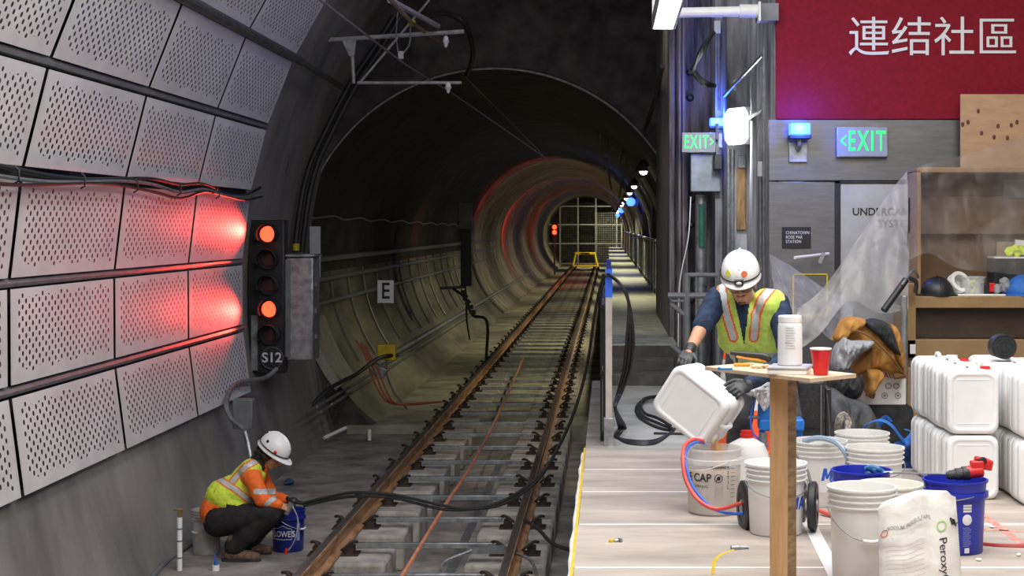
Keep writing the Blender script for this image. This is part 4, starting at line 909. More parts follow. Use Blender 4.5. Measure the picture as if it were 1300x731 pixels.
bg.build('sack', M_bag, T, ang=70)
def bagprint(s, size, m, u, v, ang=0, bold=0, sx=1, name='lettering'):
    c = bpy.data.curves.new(name, 'FONT'); c.body = s; c.size = size; c.align_x = 'LEFT'; c.align_y = 'CENTER'; c.offset = bold
    o = bpy.data.objects.new('tmp', c); COL.objects.link(o); dg = bpy.context.evaluated_depsgraph_get(); dg.update(); me = bpy.data.meshes.new_from_object(o.evaluated_get(dg)); bpy.data.objects.remove(o)
    me.materials.clear(); me.materials.append(m); me.name = name; ca, sa = math.cos(ang), math.sin(ang)
    for vv in me.vertices:
        x, y = vv.co.x*sx, vv.co.y; U = u+(x*ca-y*sa)/.33; Vv = v+(x*sa+y*ca)/.40
        U = min(max(U, .01), .99); Vv = min(max(Vv, .01), .99)
        vv.co = pt_(U*nx_, Vv*nz_, 1)+V((0, -.0035, 0))
    o = bpy.data.objects.new(name, me); COL.objects.link(o); o.parent = T; return o
bagprint('SODIUM PERSULFATE', .019, M_gink, .10, .72, .12, .0003)
bagprint('— —— ——— —— —— ———', .010, M_gink, .10, .66, .12)
bagprint('——— —— ———— ——', .009, M_gink, .10, .62, .12)
for k in range(9): bagprint('—'*9, .017, mat('tan_print', (.50, .42, .33), .7), .07, .54-.045*k, .10)
bagprint('PeroxyChem', .048, M_ink, .775, .60, -math.pi/2, 0)
o = bagprint('O', .06, mat('green_print', (.35, .6, .2), .6), .70, .70, 0); o['label'] = 'pale green round logo'
bagprint('O', .04, mat('red_print', (.7, .15, .12), .6), .015, .68, 0)
bagprint('ABC', .034, M_ink, .90, .78, -math.pi/2+.1, .0015) if False else bagprint('M~', .036, M_ink, .89, .72, .3, .001)

# jerricans
def jerrican_parts(t, wd=.295, ht=.365, dp=.255, cap=M_redp, m=M_hdpe, handle=True):
    def rr(hw, hh, r, k=5):
        pts = []
        for cx, cz, a0 in ((hw-r, hh-r, 0), (-hw+r, hh-r, 90), (-hw+r, -hh+r, 180), (hw-r, -hh+r, 270)):
            for j in range(k+1):
                a = R_(a0+90*j/k); pts.append((cx+r*math.cos(a), cz+r*math.sin(a)))
        return pts
    hw, hh, hd = wd/2, ht/2, dp/2
    prof = [(-hd+.004, .040), (-hd+.004, .034), (-hd, .030), (-hd, .018), (-hd+.006, .007), (-hd+.018, .001), (-hd+.050, 0), (-hd+.056, .006), (-hd+.064, .006), (-hd+.070, 0), (hd-.070, 0), (hd-.064, .006), (hd-.056, .006), (hd-.050, 0), (hd-.018, .001), (hd-.006, .007), (hd, .018), (hd, .030), (hd-.004, .034), (hd-.004, .04)]
    b = MB(); b.loft([[V((x, y, z+hh)) for x, z in rr(hw-i, hh-i, max(.055-i*.5, .02))] for y, i in prof]); b.build('body', m, t, ang=50)
    for zz in (.06, ht-.055):
        b = MB(); b.box((0, -hd+.004, zz), (wd*.62, .004, .006)); b.build('ridge', m, t, bevel=.0015)
    if handle:
        b = MB(); b.tube(cr([(0, -.06, ht-.012), (0, -.045, ht+.018), (0, .03, ht+.018), (0, .05, ht-.012)], 4), .013, 10); b.build('handle', m, t)
    b = MB(); b.cyl((wd*.30, -.03, ht-.006), (wd*.30, -.03, ht+.014), .030, .028, 20); b.build('cap', cap, t)
    return t
N = 0; srcj = {}
M_capw = mat('white_cap', (.8, .8, .78), .4)
def jerry(X, Y, z, red, label, rz=0):
    global srcj
    key = red
    if key not in srcj:
        t = thing('jerrican', label, 'jerrican', (X, Y, z), 0); jerrican_parts(t, cap=M_redp if red else M_capw); srcj[key] = t
    else:
        t = copy_tree(srcj[key]); t.location = (X, Y, z); t['label'] = label
    t.rotation_euler.z = rz; t['group'] = 'white jerricans stacked on the platform'; return t
XA, XB = (1236-VX)*8.95/F, (1236-VX)*8.95/F+.338
dn = ['front', 'second deep', 'third deep', 'fourth deep', 'rearmost']
for lvl in (0, 1):
    for k in range(4):
        jerry(XA-.01*(k % 2), 9.08+.265*k, .009+.372*lvl, (k == 0 or k == 2) if lvl else True, 'white ribbed jerrican, %s of the left row, %s layer' % (dn[k], ('bottom', 'top')[lvl]))
    for k in range(5):
        jerry(XB+.02+.01*(k % 2), 8.88+.265*k, .009+.372*lvl, k % 2 == 0 if lvl else True, 'white ribbed jerrican, %s of the right row, %s layer' % (dn[k], ('bottom', 'top')[lvl]))
# rolled black belt on top
t = thing('rubber_roll', 'rolled up black rubber strip lying on the jerricans', 'roll', W(1273, 467, 9.6))
b = MB(); cc = W(1273, 450, 9.55); cc.z = .009+.372*2+.083
sp_ = [cc+V((r*math.cos(a), 0, r*math.sin(a))) for a, r in [(k*.35, .012+.0021*k*.5*2*.5) for k in range(66)]]
lo = []
for i, p_ in enumerate(sp_):
    d = (p_-cc).normalized()*.003
    lo.append([p_-d-V((0, .05, 0)), p_+d-V((0, .05, 0)), p_+d+V((0, .05, 0)), p_-d+V((0, .05, 0))])
b.loft(lo); b.build('strip', M_rub, t, world=True)
b = MB(); b.cyl(cc-V((0, .045, 0)), cc+V((0, .045, 0)), .074, None, 32); b.build('core', M_blk, t, world=True)

# table
tb = thing('work_table', 'small plywood table top on one wooden post in the foreground', 'table', (.76, 7.02, 0))
top = [V((.442, 7.20, .905)), V((.852, 6.63, .905)), V((1.078, 6.84, .905)), V((.668, 7.41, .905))]
b = MB(); b.loft([top, [p+V((0, 0, .018)) for p in top]]); b.build('table_top', mat('light_plywood', (.68, .50, .34), .6, 0, .12, 6, stretch=(1, 1, 20)), tb, world=True, bevel=.002)
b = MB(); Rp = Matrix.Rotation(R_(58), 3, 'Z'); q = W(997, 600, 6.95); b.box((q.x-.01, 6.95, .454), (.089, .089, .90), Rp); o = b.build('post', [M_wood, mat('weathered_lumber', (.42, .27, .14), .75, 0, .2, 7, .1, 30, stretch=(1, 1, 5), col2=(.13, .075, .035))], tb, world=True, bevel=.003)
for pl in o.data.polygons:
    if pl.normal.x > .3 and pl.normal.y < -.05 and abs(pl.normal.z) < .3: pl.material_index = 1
b = MB(); b.box((q.x, 6.98, .90-.022), (.30, .038, .04), Matrix.Rotation(R_(-54), 3, 'Z')); pass
pass
zt = .923
def TP(px, py):
    Y = F*(CAMZ-zt)/(py-VY); return V(((px-VX)*Y/F, Y, zt))
# cup
c = TP(1042, 476); t = thing('red_cup', 'red disposable cup with white rim on the table', 'cup', c)
b = MB(); b.lathe([(0, .0), (.029, 0), (.031, .004), (.034, .03), (.0345, .032), (.037, .062), (.0375, .064), (.0445, .112), (.0425, .112), (.028, .006), (0, .006)], n=40); b.build('body', M_cup, t)
b = MB(); b.lathe([(.0435, .109), (.047, .110), (.0475, .114), (.046, .1165), (.0435, .115)], n=40); b.build('rim', M_wink, t)
b = MB(); b.lathe([(.0425, .111), (.0422, .1105), (.028, .008), (.0275, .009), (.0415, .111)], n=32); b.build('lining', M_white, t)
# bottle on closed laptop/notebooks
t = thing('notebook_pile', 'flat grey and white case lying under the white bottle on the table', 'case', TP(1000, 476))
Rn = Matrix.Rotation(R_(-14), 3, 'Z')
c = TP(1003, 473); b = MB(); b.box((c.x, c.y, zt+.010), (.17, .20, .020), Rn); b.build('lower_case', M_white, t, world=True, bevel=.004)
b = MB(); b.box((c.x, c.y+.0, zt+.026), (.175, .205, .012), Rn); b.build('upper_case', mat('grey_case', (.45, .44, .45), .4), t, world=True, bevel=.004)
t = thing('white_bottle', 'tall white labelled bottle with ribbed lid standing on the grey case', 'bottle', (c.x+.002, c.y+.02, zt+.033))
b = MB(); b.lathe([(0, 0), (.050, 0), (.054, .004), (.054, .006), (.053, .17), (.050, .185), (.045, .19), (0, .19)], n=40); b.build('body', M_hdpe, t)
b = MB()
for k in range(40): pass
b.lathe([(.050, .186), (.0515, .188), (.0515, .212), (.048, .216), (0, .217)], n=40); b.build('lid', M_white, t)
for k in range(9):
    Rb = lambda z: .0535
    wrapquad(t, Rb, -.5+.03*(k % 2), .35-.08*(k % 3), .075+.011*k, .0775+.011*k, mat('faint_print', (.62, .60, .60), .6), 'label_line')
wrapquad(t, lambda z: .0536, -.55, -.05, .10, .102, mat('faint_red_print', (.8, .45, .42), .6), 'label_line')
# small tools
c = TP(921, 470); b = MB(); b.box(c+V((0, 0, .006)), (.05, .012, .010)); b.box(c+V((-.028, -.004, .008)), (.012, .022, .014)); b.box(c+V((.026, -.004, .007)), (.010, .012, .010)); tag(b.build('blue_clip', mat('bright_blue', (.02, .22, .75), .4), bevel=.003), 'small blue clip at the left end of the table', 'clip')
c = TP(942, 465); t = thing('snap_knife', 'yellow orange snap knife on the table behind the blue clip', 'knife', c)
b = MB(); b.box((0, 0, .008), (.075, .018, .014)); b.build('handle', mat('orange_yellow', (.9, .38, .03), .4), t, bevel=.004)
b = MB(); b.box((.045, 0, .008), (.03, .012, .002)); b.build('blade', M_galv, t)
c = TP(965, 467.5); b = MB()
for k in range(6): b.ell(c+V((-.03+.012*k, .006*math.sin(k*2), .008+.004*(k % 2))), (.012, .010, .008))
tag(b.remesh('wood_scrap', mat('pale_scrap', (.78, .58, .36), .7), None, .003), 'crumpled pale tan scrap on the table', 'scrap')
t = thing('pruning_saw', 'dark gripped hand tool with orange blade guard on the table', 'hand tool', TP(955, 464))
c = TP(955, 464)+V((0, .05, .0)); b = MB(); b.tube(cr([c+V((-.095, 0, .055)), c+V((-.03, 0, .048)), c+V((.05, 0, .040)), c+V((.09, 0, .020))], 4), [.010]*4+[.013]*4+[.016]*4+[.012], 10); b.build('grip', M_black, t, world=True)
b = MB(); b.tube([c+V((-.07, 0, .04)), c+V((.07, 0, .018))], .010, 8, sq=.6); b.build('guard', mat('orange_yellow', (.9, .38, .03), .4), t, world=True)
b = MB(); b.tube([c+V((-.07, 0, .045)), c+V((-.065, 0, .0))], .006, 8); b.build('stand', M_black, t, world=True)
t = thing('metal_tray', 'thin silver tray behind the bottle on a crate', 'tray', W(1000, 425, 8.0)) if False else None

# blue pump behind the post
t = thing('blue_pump', 'blue painted pump machine with silver fittings behind the wooden post', 'pump', (.96, 9.22, .009))
b = MB(); b.box((.05, 0, .40), (.26, .16, .07)); b.box((-.03, 0, .47), (.10, .12, .10)); b.build('body', M_pump, t, bevel=.012)
for x in (-.06, .16): b = MB(); b.box((x, 0, .18), (.03, .05, .36)); b.build('leg', M_pump, t)
for x in (-.01, .04): b = MB(); b.cyl((x, 0, .42), (x, 0, .62), .010); b.build('rod', M_galv, t)
b = MB(); b.box((.01, 0, .63), (.14, .05, .03)); b.build('yoke', M_pump, t, bevel=.005)
b = MB(); b.cyl((-.14, -.02, .44), (-.02, -.02, .44), .010); b.build('inlet_pipe', M_galv, t); b = MB(); b.cyl((-.06, -.10, .20), (-.06, -.10, .36), .022); b.build('fitting', M_galv, t)
b = MB(); b.tube(cr([(-.05, -.03, .66), (-.12, -.05, .50), (-.12, -.06, .36), (-.03, -.08, .28)], 6), .006, 6); b.build('hose', M_hblu, t)
b = MB(); b.bb(-.08, .28, -.08, .08, 0, .02); b.build('base', M_pump, t)
tag(drape([(942, 489), (955, 486), (985, 487), (982, 498), (978, 512), (970, 522), (964, 512), (958, 504), (948, 500)], 9.15, .05, .035, .16, 'white_rag', M_wink, seed=31, back=.05), 'crumpled white rag hanging on the blue pump under the table', 'rag')
# jug with red cap standing behind translucent bucket
t = thing('white_jug', 'white jug with red screw cap behind the translucent bucket', 'jug', (.79, 8.98, .009))
b = MB(); b.lathe([(0, 0), (.115, 0), (.125, .01), (.125, .26), (.10, .315), (.045, .345), (.034, .35), (.034, .37), (0, .37)], n=36); b.build('body', M_hdpe, t)
b = MB(); b.lathe([(.036, .352), (.038, .354), (.038, .372), (.034, .373), (.034, .392), (0, .393)], (0, 0, 0), 24); o = b.build('cap', M_redp, t); o['label'] = 'red screw cap'
# traffic cone
t = thing('traffic_cone', 'orange and white traffic cone standing behind the worker', 'traffic cone', (1.02, 10.9, 0))
prof = [(.155, .03), (.135, .06), (.108, .25), (.070, .50), (.045, .68), (.03, .74)]
def rc(z): return .14-.115*z/.74
for a, c_, m_, nm in ((.03, .30, M_cone, 'lower_band'), (.30, .47, M_wink, 'reflective_collar'), (.47, .74, M_cone, 'upper_band')):
    b = MB(); b.lathe([(rc(a), a), (rc(c_), c_)] + ([(0, c_)] if c_ > .7 else []), n=32); b.build(nm, m_, t)
b = MB(); b.box((0, 0, .017), (.36, .36, .03)); b.build('base', M_cone, t, bevel=.01)
t = thing('leaning_cone', 'second traffic cone with wide white collar at the worker side', 'traffic cone', (.80, 10.25, 0))
for a, c_, m_, nm in ((.03, .42, M_cone, 'lower_band'), (.42, .70, mat('grey_white_collar', (.6, .58, .57), .6, 0, .1, 60), 'reflective_collar'), (.70, .92, M_cone, 'upper_band')):
    f_ = lambda z: .15-.125*z/.92
    b = MB(); b.lathe([(f_(a), a), (f_(c_), c_)] + ([(0, c_)] if c_ > .9 else []), n=32); b.build(nm, m_, t)
b = MB(); b.box((0, 0, .017), (.38, .38, .03)); b.build('base', M_black, t, bevel=.01)

# hand truck wheels by the white bucket
t = thing('wheel_cart', 'low cart frame with black rubber wheels around the white bucket', 'cart', (1.0, 8.05, .009))
def wheel(c, r, wd, nm='wheel', tilt=0):
    Rw = Matrix.Rotation(R_(90), 3, 'Y') @ Matrix.Identity(3); Rw = Matrix.Rotation(tilt, 3, 'Z') @ Rw
    b = MB(); b.lathe([(0, -wd*.3), (r*.55, -wd*.3), (r*.6, -wd*.5), (r*.9, -wd*.5), (r, -wd*.3), (r, wd*.3), (r*.9, wd*.5), (r*.6, wd*.5), (r*.55, wd*.3), (0, wd*.3)], c, 32, R=Rw); o = b.build(nm, M_rub, t, world=True)
    b = MB(); b.lathe([(0, -wd*.55), (r*.28, -wd*.55), (r*.28, wd*.55), (0, wd*.55)], c, 16, R=Rw); h = b.build('hub', M_galv, o); h.location = (0, 0, 0)
    h.parent = o; h.matrix_parent_inverse = Matrix.Identity(4)
    me = h.data; me.transform(Matrix.Translation(-V(t.location)))
    return o
wheel(W(945, 643, 8.15)+V((0, 0, .0)), .135, .035, tilt=.12); wheel(W(1032, 642, 8.02), .125, .045, tilt=-.2); wheel(W(1019, 640, 8.35), .12, .035, tilt=-.2)
b = MB(); b.tube(cr([W(1010, 577, 8.3), W(1022, 590, 8.1), W(1029, 612, 8.0), W(1031, 645, 8.0)], 5), .008, 8); b.build('frame_tube', M_gray, t, world=True)
b = MB(); b.tube([W(945, 643, 8.2), W(1030, 642, 8.3)], .010, 8); b.build('axle', M_galv, t, world=True)
# hoses
def hose(pts, r, m, nm, lab, cat='hose', k=6, grp=None): b = MB(); b.tube(cr(pts, k), r, 8); return tag(b.build(nm, m), lab, cat, grp)
hose([W(893, 560, 8.55), W(880, 558, 8.5), W(869, 566, 8.4), W(867, 585, 8.3), W(871, 610, 8.25), W(886, 634, 8.2), W(910, 646, 8.15), W(943, 638, 8.1)], .011, M_hred, 'red_hose', 'red hose looping over the rim of the translucent bucket')
hose([W(896, 563, 8.6), W(884, 561, 8.5), W(872, 570, 8.42), W(871, 590, 8.33), W(880, 618, 8.28), W(905, 645, 8.22), W(930, 652, 8.12), W(944, 651, 8.08)], .008, M_hblu, 'blue_hose', 'blue hose running beside the red one to the wheel')
hose([FP(1040, 655)+V((0, 0, .03)), FP(1060, 660)+V((0, 0, .02)), FP(1090, 664)+V((0, 0, .012))], .012, M_hred, 'red_air_hose', 'short red hose on the floor right of the wheel') 
hose([FP(1247, 694)+V((0, 0, .012)), FP(1270, 696)+V((0, 0, .012)), FP(1310, 697)+V((0, 0, .012))], .011, mat('dark_red_hose', (.42, .03, .03), .4), 'dark_red_hose', 'dark red hose lying on the floor right of the blue bucket')
M_clr = mat('clear_blue_hose', (.33, .42, .55), .25, 0, .05, alpha=.75)
hose([W(1020, 560, 8.75), W(1040, 556, 8.7), W(1062, 562, 8.6), W(1075, 578, 8.55), W(1078, 594, 8.55)], .016, M_clr, 'clear_hose', 'fat translucent bluish hose arching over the MA bucket')
hose([W(868, 584, 8.35), W(870, 572, 8.45), W(882, 562, 8.55), W(896, 563, 8.6)], .018, mat('hose_film', (.7, .72, .85), .3, alpha=.35), 'clear_sleeve', 'clear sleeve around the hose ends at the bucket rim', 'sleeve')
hose([FP(905, 731), FP(907, 715), FP(915, 706), FP(931, 700)], .012, M_yel, 'extension_cord', 'yellow cord end lying on the boards in the foreground', 'cord')
hose([FP(931, 700), FP(945, 698), FP(1000, 702), FP(1018, 698), FP(1022, 688), FP(1030, 682), FP(1052, 679)], .004, M_rub, 'thin_black_cord', 'thin black cord joined to the yellow cord', 'cord')
b = MB(); c = FP(940, 699)+V((0, 0, .014)); b.cyl(c+V((-.045, -.01, 0)), c+V((-.01, 0, 0)), .013, .016); b.cyl(c+V((-.005, 0, 0)), c+V((.04, .004, 0)), .014, .007); tag(b.build('plug_connector', M_galv), 'grey plug joining yellow and black cords', 'plug')
c = FP(780, 690)+V((0, 0, .014)); t = thing('brass_coupling', 'small brass and grey coupling dropped on the boards near the edge', 'fitting', c)
b = MB(); b.box((-.015, 0, 0), (.026, .02, .018)); b.build('brass_nut', M_yel, t, bevel=.004); b = MB(); b.cyl((0, 0, 0), (.02, .005, .002), .008); b.box((.028, .004, .004), (.012, .03, .014), Matrix.Rotation(.5, 3, 'Z')); b.build('valve', M_galv, t)
hose([W(1050, 500, 9.3), W(1053, 540, 9.1), W(1054, 575, 8.95), W(1056, 600, 8.9)], .004, M_rub, 'black_wire', 'thin black cord hanging in front of the MA bucket', 'cord')
# diagonal white floor tape and pink marks
b = MB(); a, c = FP(1020, 652), FP(1062, 735); d = V((.035, 0, 0)); b.loft([[a-d, a+d, a+d+V((0, 0, .0112)), a-d+V((0, 0, .0112))], [c-d, c+d, c+d+V((0, 0, .0112)), c-d+V((0, 0, .0112))]]); tag(b.build('floor_tape', M_tape), 'white tape strip slanting across the platform floor', 'tape')
M_pink = mat('pink_marking', (.80, .30, .25), .8, 0, .3, 30)
for i, (a, c) in enumerate((((1243, 652), (1300, 694)), ((1246, 674), (1302, 677)))):
    a, c = FP(*a), FP(*c); d = V((.022, .01, 0)); b = MB(); b.loft([[a-d, a+d, a+d+V((0, 0, .0098)), a-d+V((0, 0, .0098))], [c-d, c+d, c+d+V((0, 0, .0098)), c-d+V((0, 0, .0098))]]); tag(b.build('floor_mark', M_pink), ('broad pink painted line slanting right of the blue bucket', 'thin pink painted line level with the blue bucket')[i], 'floor marking')
for i, (px, py) in enumerate(((1243, 714), (1295, 708), (1258, 672))):
    c = FP(px, py)+V((0, 0, .016)); b = MB(); 
    for k in range(4): b.ell(c+V((random.uniform(-.010, .010), random.uniform(-.01, .01), 0)), (.009, .008, .006))
    tag(b.remesh('debris', M_white, None, .003), ('white crumb on the floor right of the blue bucket foot', 'white crumb on the floor at the right edge of the photo', 'tiny white crumb beside the pink line')[i], 'debris')
# stain at the translucent bucket

# ------------------------------------------------------------------ big tan job box with open lid
J = thing('job_box', 'large tan steel job box with its lid open under the plastic sheet', 'tool chest', (3.0, 11.9, 0))
YB = 11.9
def jb(px0, py0, px1, py1, y0, y1, nm, m=M_brown, bev=.006):
    a = W(px0, py1, YB); c = W(px1, py0, YB); b = MB(); b.bb(a.x, c.x, y0, y1, a.z, c.z); return b.build(nm, m, J, world=True, bevel=bev)
jb(1152, 360, 1163, 455, 11.9, 12.5, 'side_wall'); jb(1152, 376, 1420, 391, 11.9, 12.45, 'shelf'); jb(1152, 431, 1420, 455, 11.9, 12.0, 'front_rail')
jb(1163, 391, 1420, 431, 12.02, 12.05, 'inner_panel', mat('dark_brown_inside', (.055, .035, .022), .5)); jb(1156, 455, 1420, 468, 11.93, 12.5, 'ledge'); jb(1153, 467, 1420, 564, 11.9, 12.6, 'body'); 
jb(1152, 540, 1420, 560, 11.86, 11.92, 'skid')
jb(1160, 457, 1191, 467, 11.92, 11.93, 'badge', M_ink, 0); 
o = text('69', .055, mat('orange_print', (.9, .12, .03), .5), J, W(1182, 462.3, 11.915)-J.location, bold=.003); o['label'] = 'orange number 69'
text('KNAACK', .03, M_wink, J, W(1169, 462, 11.915)-J.location)
for i, s in enumerate(('KNAACK',)): text(s, .075, mat('orange_print', (.9, .12, .03), .5), J, W(1246, 461, 11.915)-J.location, bold=.003)
jb(1155, 437, 1162, 449, 11.885, 11.9, 'latch', M_wink, .002)
# lid, open, leaning back
a = W(1152, 218, 12.5); c = W(1420, 440, 12.5)
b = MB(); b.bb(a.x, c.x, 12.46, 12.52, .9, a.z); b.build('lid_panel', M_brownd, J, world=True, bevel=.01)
b = MB(); b.bb(a.x, c.x, 12.1, 12.5, a.z-.02, a.z+.02); b.build('lid_front_flange', M_brown, J, world=True, bevel=.006)
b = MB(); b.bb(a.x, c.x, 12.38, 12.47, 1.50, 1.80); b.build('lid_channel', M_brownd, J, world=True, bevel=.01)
b = MB(); b.bb(a.x, a.x+.03, 12.1, 12.5, .9, a.z); b.build('lid_side_flange', M_brown, J, world=True, bevel=.006)
b = MB(); x = W(1272, 240, 12.4).x; b.bb(x, x+.4, 12.36, 12.46, W(0, 252, 12.4).z, W(0, 228, 12.4).z); b.build('lid_plate', mat('grey_brown_plate', (.10, .09, .085), .5), J, world=True, bevel=.004)
zs = W(0, 376, 11.9).z+.001
def SP(px, y=12.05): return V(((px-VX)*y/F, y, zs))
# objects on its shelf
c = SP(1190); t = thing('black_hard_hat', 'dark hard hat lying on the job box shelf', 'hard hat', c)
b = MB(); b.ell((0, 0, .02), (.125, .14, .125), n=28); b.v = [V((p.x, p.y, max(p.z, .0))) for p in b.v]; b.build('shell', M_black, t)
b = MB(); b.lathe([(.12, .0), (.165, .0), (.165, .008), (.12, .014)], (0, 0, .0), 28); b.build('brim', M_black, t)
b = MB(); b.ell((0, -.0, .02), (.018, .142, .131), n=20); b.v = [V((p.x, p.y, max(p.z, .0))) for p in b.v]; b.build('ridge', M_black, t)
c = SP(1217)+V((0, .0, .085)); t = thing('tape_roll', 'large roll of white tape leaning beside the dark hard hat', 'tape roll', c-V((0, 0, .085)))
b = MB(); b.lathe([(.055, -.03), (.085, -.03), (.085, .03), (.055, .03), (.055, -.03)], (0, 0, .095), 36, R=Matrix.Rotation(R_(40), 3, 'Y') @ Matrix.Rotation(R_(55), 3, 'X')); b.build('roll', M_tape, t)
t = thing('clear_container', 'clear plastic tub with yellow bits on the job box shelf', 'container', SP(1235))
M_ctub = mat('clear_tub', (.7, .72, .72), .2, alpha=.35)
b = MB(); b.lathe([(0, 0), (.085, 0), (.09, .13), (.10, .135), (.10, .145), (.085, .145), (.08, .01), (0, .01)], n=32); b.build('tub', M_ctub, t)
b = MB(); b.tube(cr([(-.02, 0, .02), (.02, 0, .05), (-.02, .0, .09), (.02, 0, .11)]), .012, 6); b.build('content', M_hivis, t)
b = MB(); b.box(SP(1245, 11.98)+V((0, 0, .006)), (.36, .08, .012)); tag(b.build('white_ruler', M_white, bevel=.002), 'white flat strip lying along the shelf front', 'strip')
t = thing('snap_tool', 'black and red small tool between the tub and the blue helmet', 'hand tool', SP(1259)); b = MB(); b.box((0, 0, .06), (.05, .05, .07)); b.build('head', M_redp, t, bevel=.006); b = MB(); b.box((-.05, 0, .05), (.06, .06, .09)); b.build('grip', M_black, t, bevel=.01)
b = MB(); c = SP(1272)
for k in range(9): b.ell(c+V((random.uniform(-.05, .05), random.uniform(-.03, .03), random.uniform(.03, .11))), (.03, .03, .035))
tag(b.remesh('plastic_bag', M_gcl, None, .006, disp=lambda p: .008*noise.noise(p*30)), 'crumpled grey plastic bag beside the blue helmet', 'bag')
t = thing('blue_hard_hat', 'blue hard hat at the right end of the job box shelf', 'hard hat', SP(1300))
b = MB(); b.ell((0, 0, .03), (.14, .14, .13), n=28); b.v = [V((p.x, p.y, max(p.z, .0))) for p in b.v]; b.build('shell', M_webb, t)
b = MB(); b.lathe([(.13, .0), (.165, .0), (.165, .008), (.13, .014)], (0, 0, .0), 28); b.build('brim', M_webb, t)
a = W(1260, 365, 12.25); c_ = W(1340, 328, 12.25); b = MB(); b.bb(a.x, c_.x, 12.2, 12.42, zs, c_.z); t = b.build('black_case', M_blk, bevel=.008); tag(t, 'black boxy case with white top edge at the back of the shelf', 'case')
zt2 = c_.z
b = MB(); b.bb(a.x, c_.x, 12.19, 12.42, zt2+.001, zt2+.014); tag(b.build('white_board', M_white), 'white flat board lying on the black case', 'board')
b = MB(); c = V((W(1290, 320, 12.3).x, 12.28, zt2+.03))
for k in range(14): b.ell(c+V((random.uniform(-.09, .10), random.uniform(-.05, .05), random.uniform(0, .05))), (.035, .03, .02), Matrix.Rotation(random.uniform(-1, 1), 3, 'Y'))
tag(b.remesh('work_gloves', M_hivis, None, .006, disp=lambda p: .01*noise.noise(p*25)), 'bright yellow green work gloves heaped on the black case', 'gloves')
b = MB(); p = W(1276, 327, 12.4); b.bb(p.x-.07, p.x+.07, 12.38, 12.42, zt2+.014, W(0, 307, 12.4).z); tag(b.build('framed_label', mat('brown_print_frame', (.30, .2, .13), .6)), 'small framed label card leaning behind the gloves', 'card')
b = MB(); p = W(1296, 322, 12.35); b.box((p.x+.02, 12.35, zt2+.09), (.14, .012, .10), Matrix.Rotation(.1, 3, 'Y')); tag(b.build('white_card', M_white), 'white card leaning at the right edge above the gloves', 'card')
# flashlight / level
t = thing('caulking_gun', 'black tubular tool with silver frame hanging at the job box corner', 'hand tool', W(1135, 375, 11.55))
b = MB(); b.tube([W(1122, 394, 11.5), W(1150, 355, 11.6)], .026, 14); b.build('barrel', M_black, t, world=True)
b = MB(); b.tube(cr([W(1145, 362, 11.55), W(1152, 352, 11.6), W(1160, 343, 11.7), W(1166, 352, 11.85)], 5), .010, 8); b.build('frame', M_galv, t, world=True)
b = MB(); b.tube(cr([W(1153, 352, 11.8), W(1163, 358, 11.8), W(1162, 372, 11.8)], 5), .016, 8); b.build('strap', M_black, t, world=True)
# steel pole
t = thing('steel_pole', 'upright grey steel pole beside the tan canvas jacket', 'pole', W(1148, 545, 11.6)*1.0)
a = W(1148, 385, 11.6); b = MB(); b.tube([V((a.x, 11.6, .0)), V((a.x, 11.6, a.z-.08))], .024, 14); b.build('tube', M_galv, t, world=True)
b = MB(); b.box((a.x, 11.6, a.z-.04), (.045, .02, .20)); b.build('flat_head', M_galv, t, world=True, bevel=.01)
t = thing('standing_paper', 'x', 'y') if False else None

# ------------------------------------------------------------------ heap behind
def blob(name, m, lab, cat, pts, vox=.012, amp=.02, fr=9, **k):
    b = MB()
    for c, r in pts: b.ell(c, r, n=12)
    return tag(b.remesh(name, m, None, vox, disp=lambda p: amp*noise.noise(p*fr)+amp*.5*noise.noise(p*fr*2.7), **k), lab, cat)
def hp(px, py, Y): return W(px, py, Y)
# white printed carton
t = thing('tool_carton', 'white printed carton with red lettering below the jacket', 'box', (W(1118, 515, 11.2).x, 11.2, .30))
a = W(1084, 515, 11.2); c = W(1150, 472, 11.2)
b = MB(); b.bb(a.x, c.x, 11.2, 11.5, a.z, c.z); b.build('carton', M_white, t, world=True, bevel=.004)
text('MILWAUKEE', .055, M_redp, t, W(1124, 477, 11.195)-t.location, bold=.002)
for px in (1089, 1107, 1123, 1140):
    b = MB(); cc = W(px, 502, 11.195); b.tube([cc+V((.020*math.cos(q), 0, .020*math.sin(q))) for q in [k*math.pi/8 for k in range(17)]], .003, 5); b.box(cc, (.016, .003, .016)); b.build('icon', M_gink, t, world=True)
for px in (1128, 1138):
    b = MB(); cc = W(px, 490, 11.195); b.tube([cc+V((.020*math.cos(q), 0, .018*math.sin(q))) for q in [k*math.pi/8 for k in range(17)]], .003, 5); b.build('icon', M_gink, t, world=True)
b = MB(); b.bb(W(1065, 0, 11.2).x, W(1160, 0, 11.2).x, 11.15, 11.75, 0, .30); tag(b.build('black_tool_bag', M_blk, bevel=.06, seg=4), 'large black fabric tool bag under the printed carton', 'bag')
b = MB(); a = W(1104, 520, 11.1); b.tube(cr([a+V((-.10, -.0, 0)), a+V((-.05, -.04, .03)), a+V((.05, -.04, .03)), a+V((.10, 0, 0))], 6), .018, 8); b.build('handle', M_black, bpy.data.objects['black_tool_bag'], world=True)
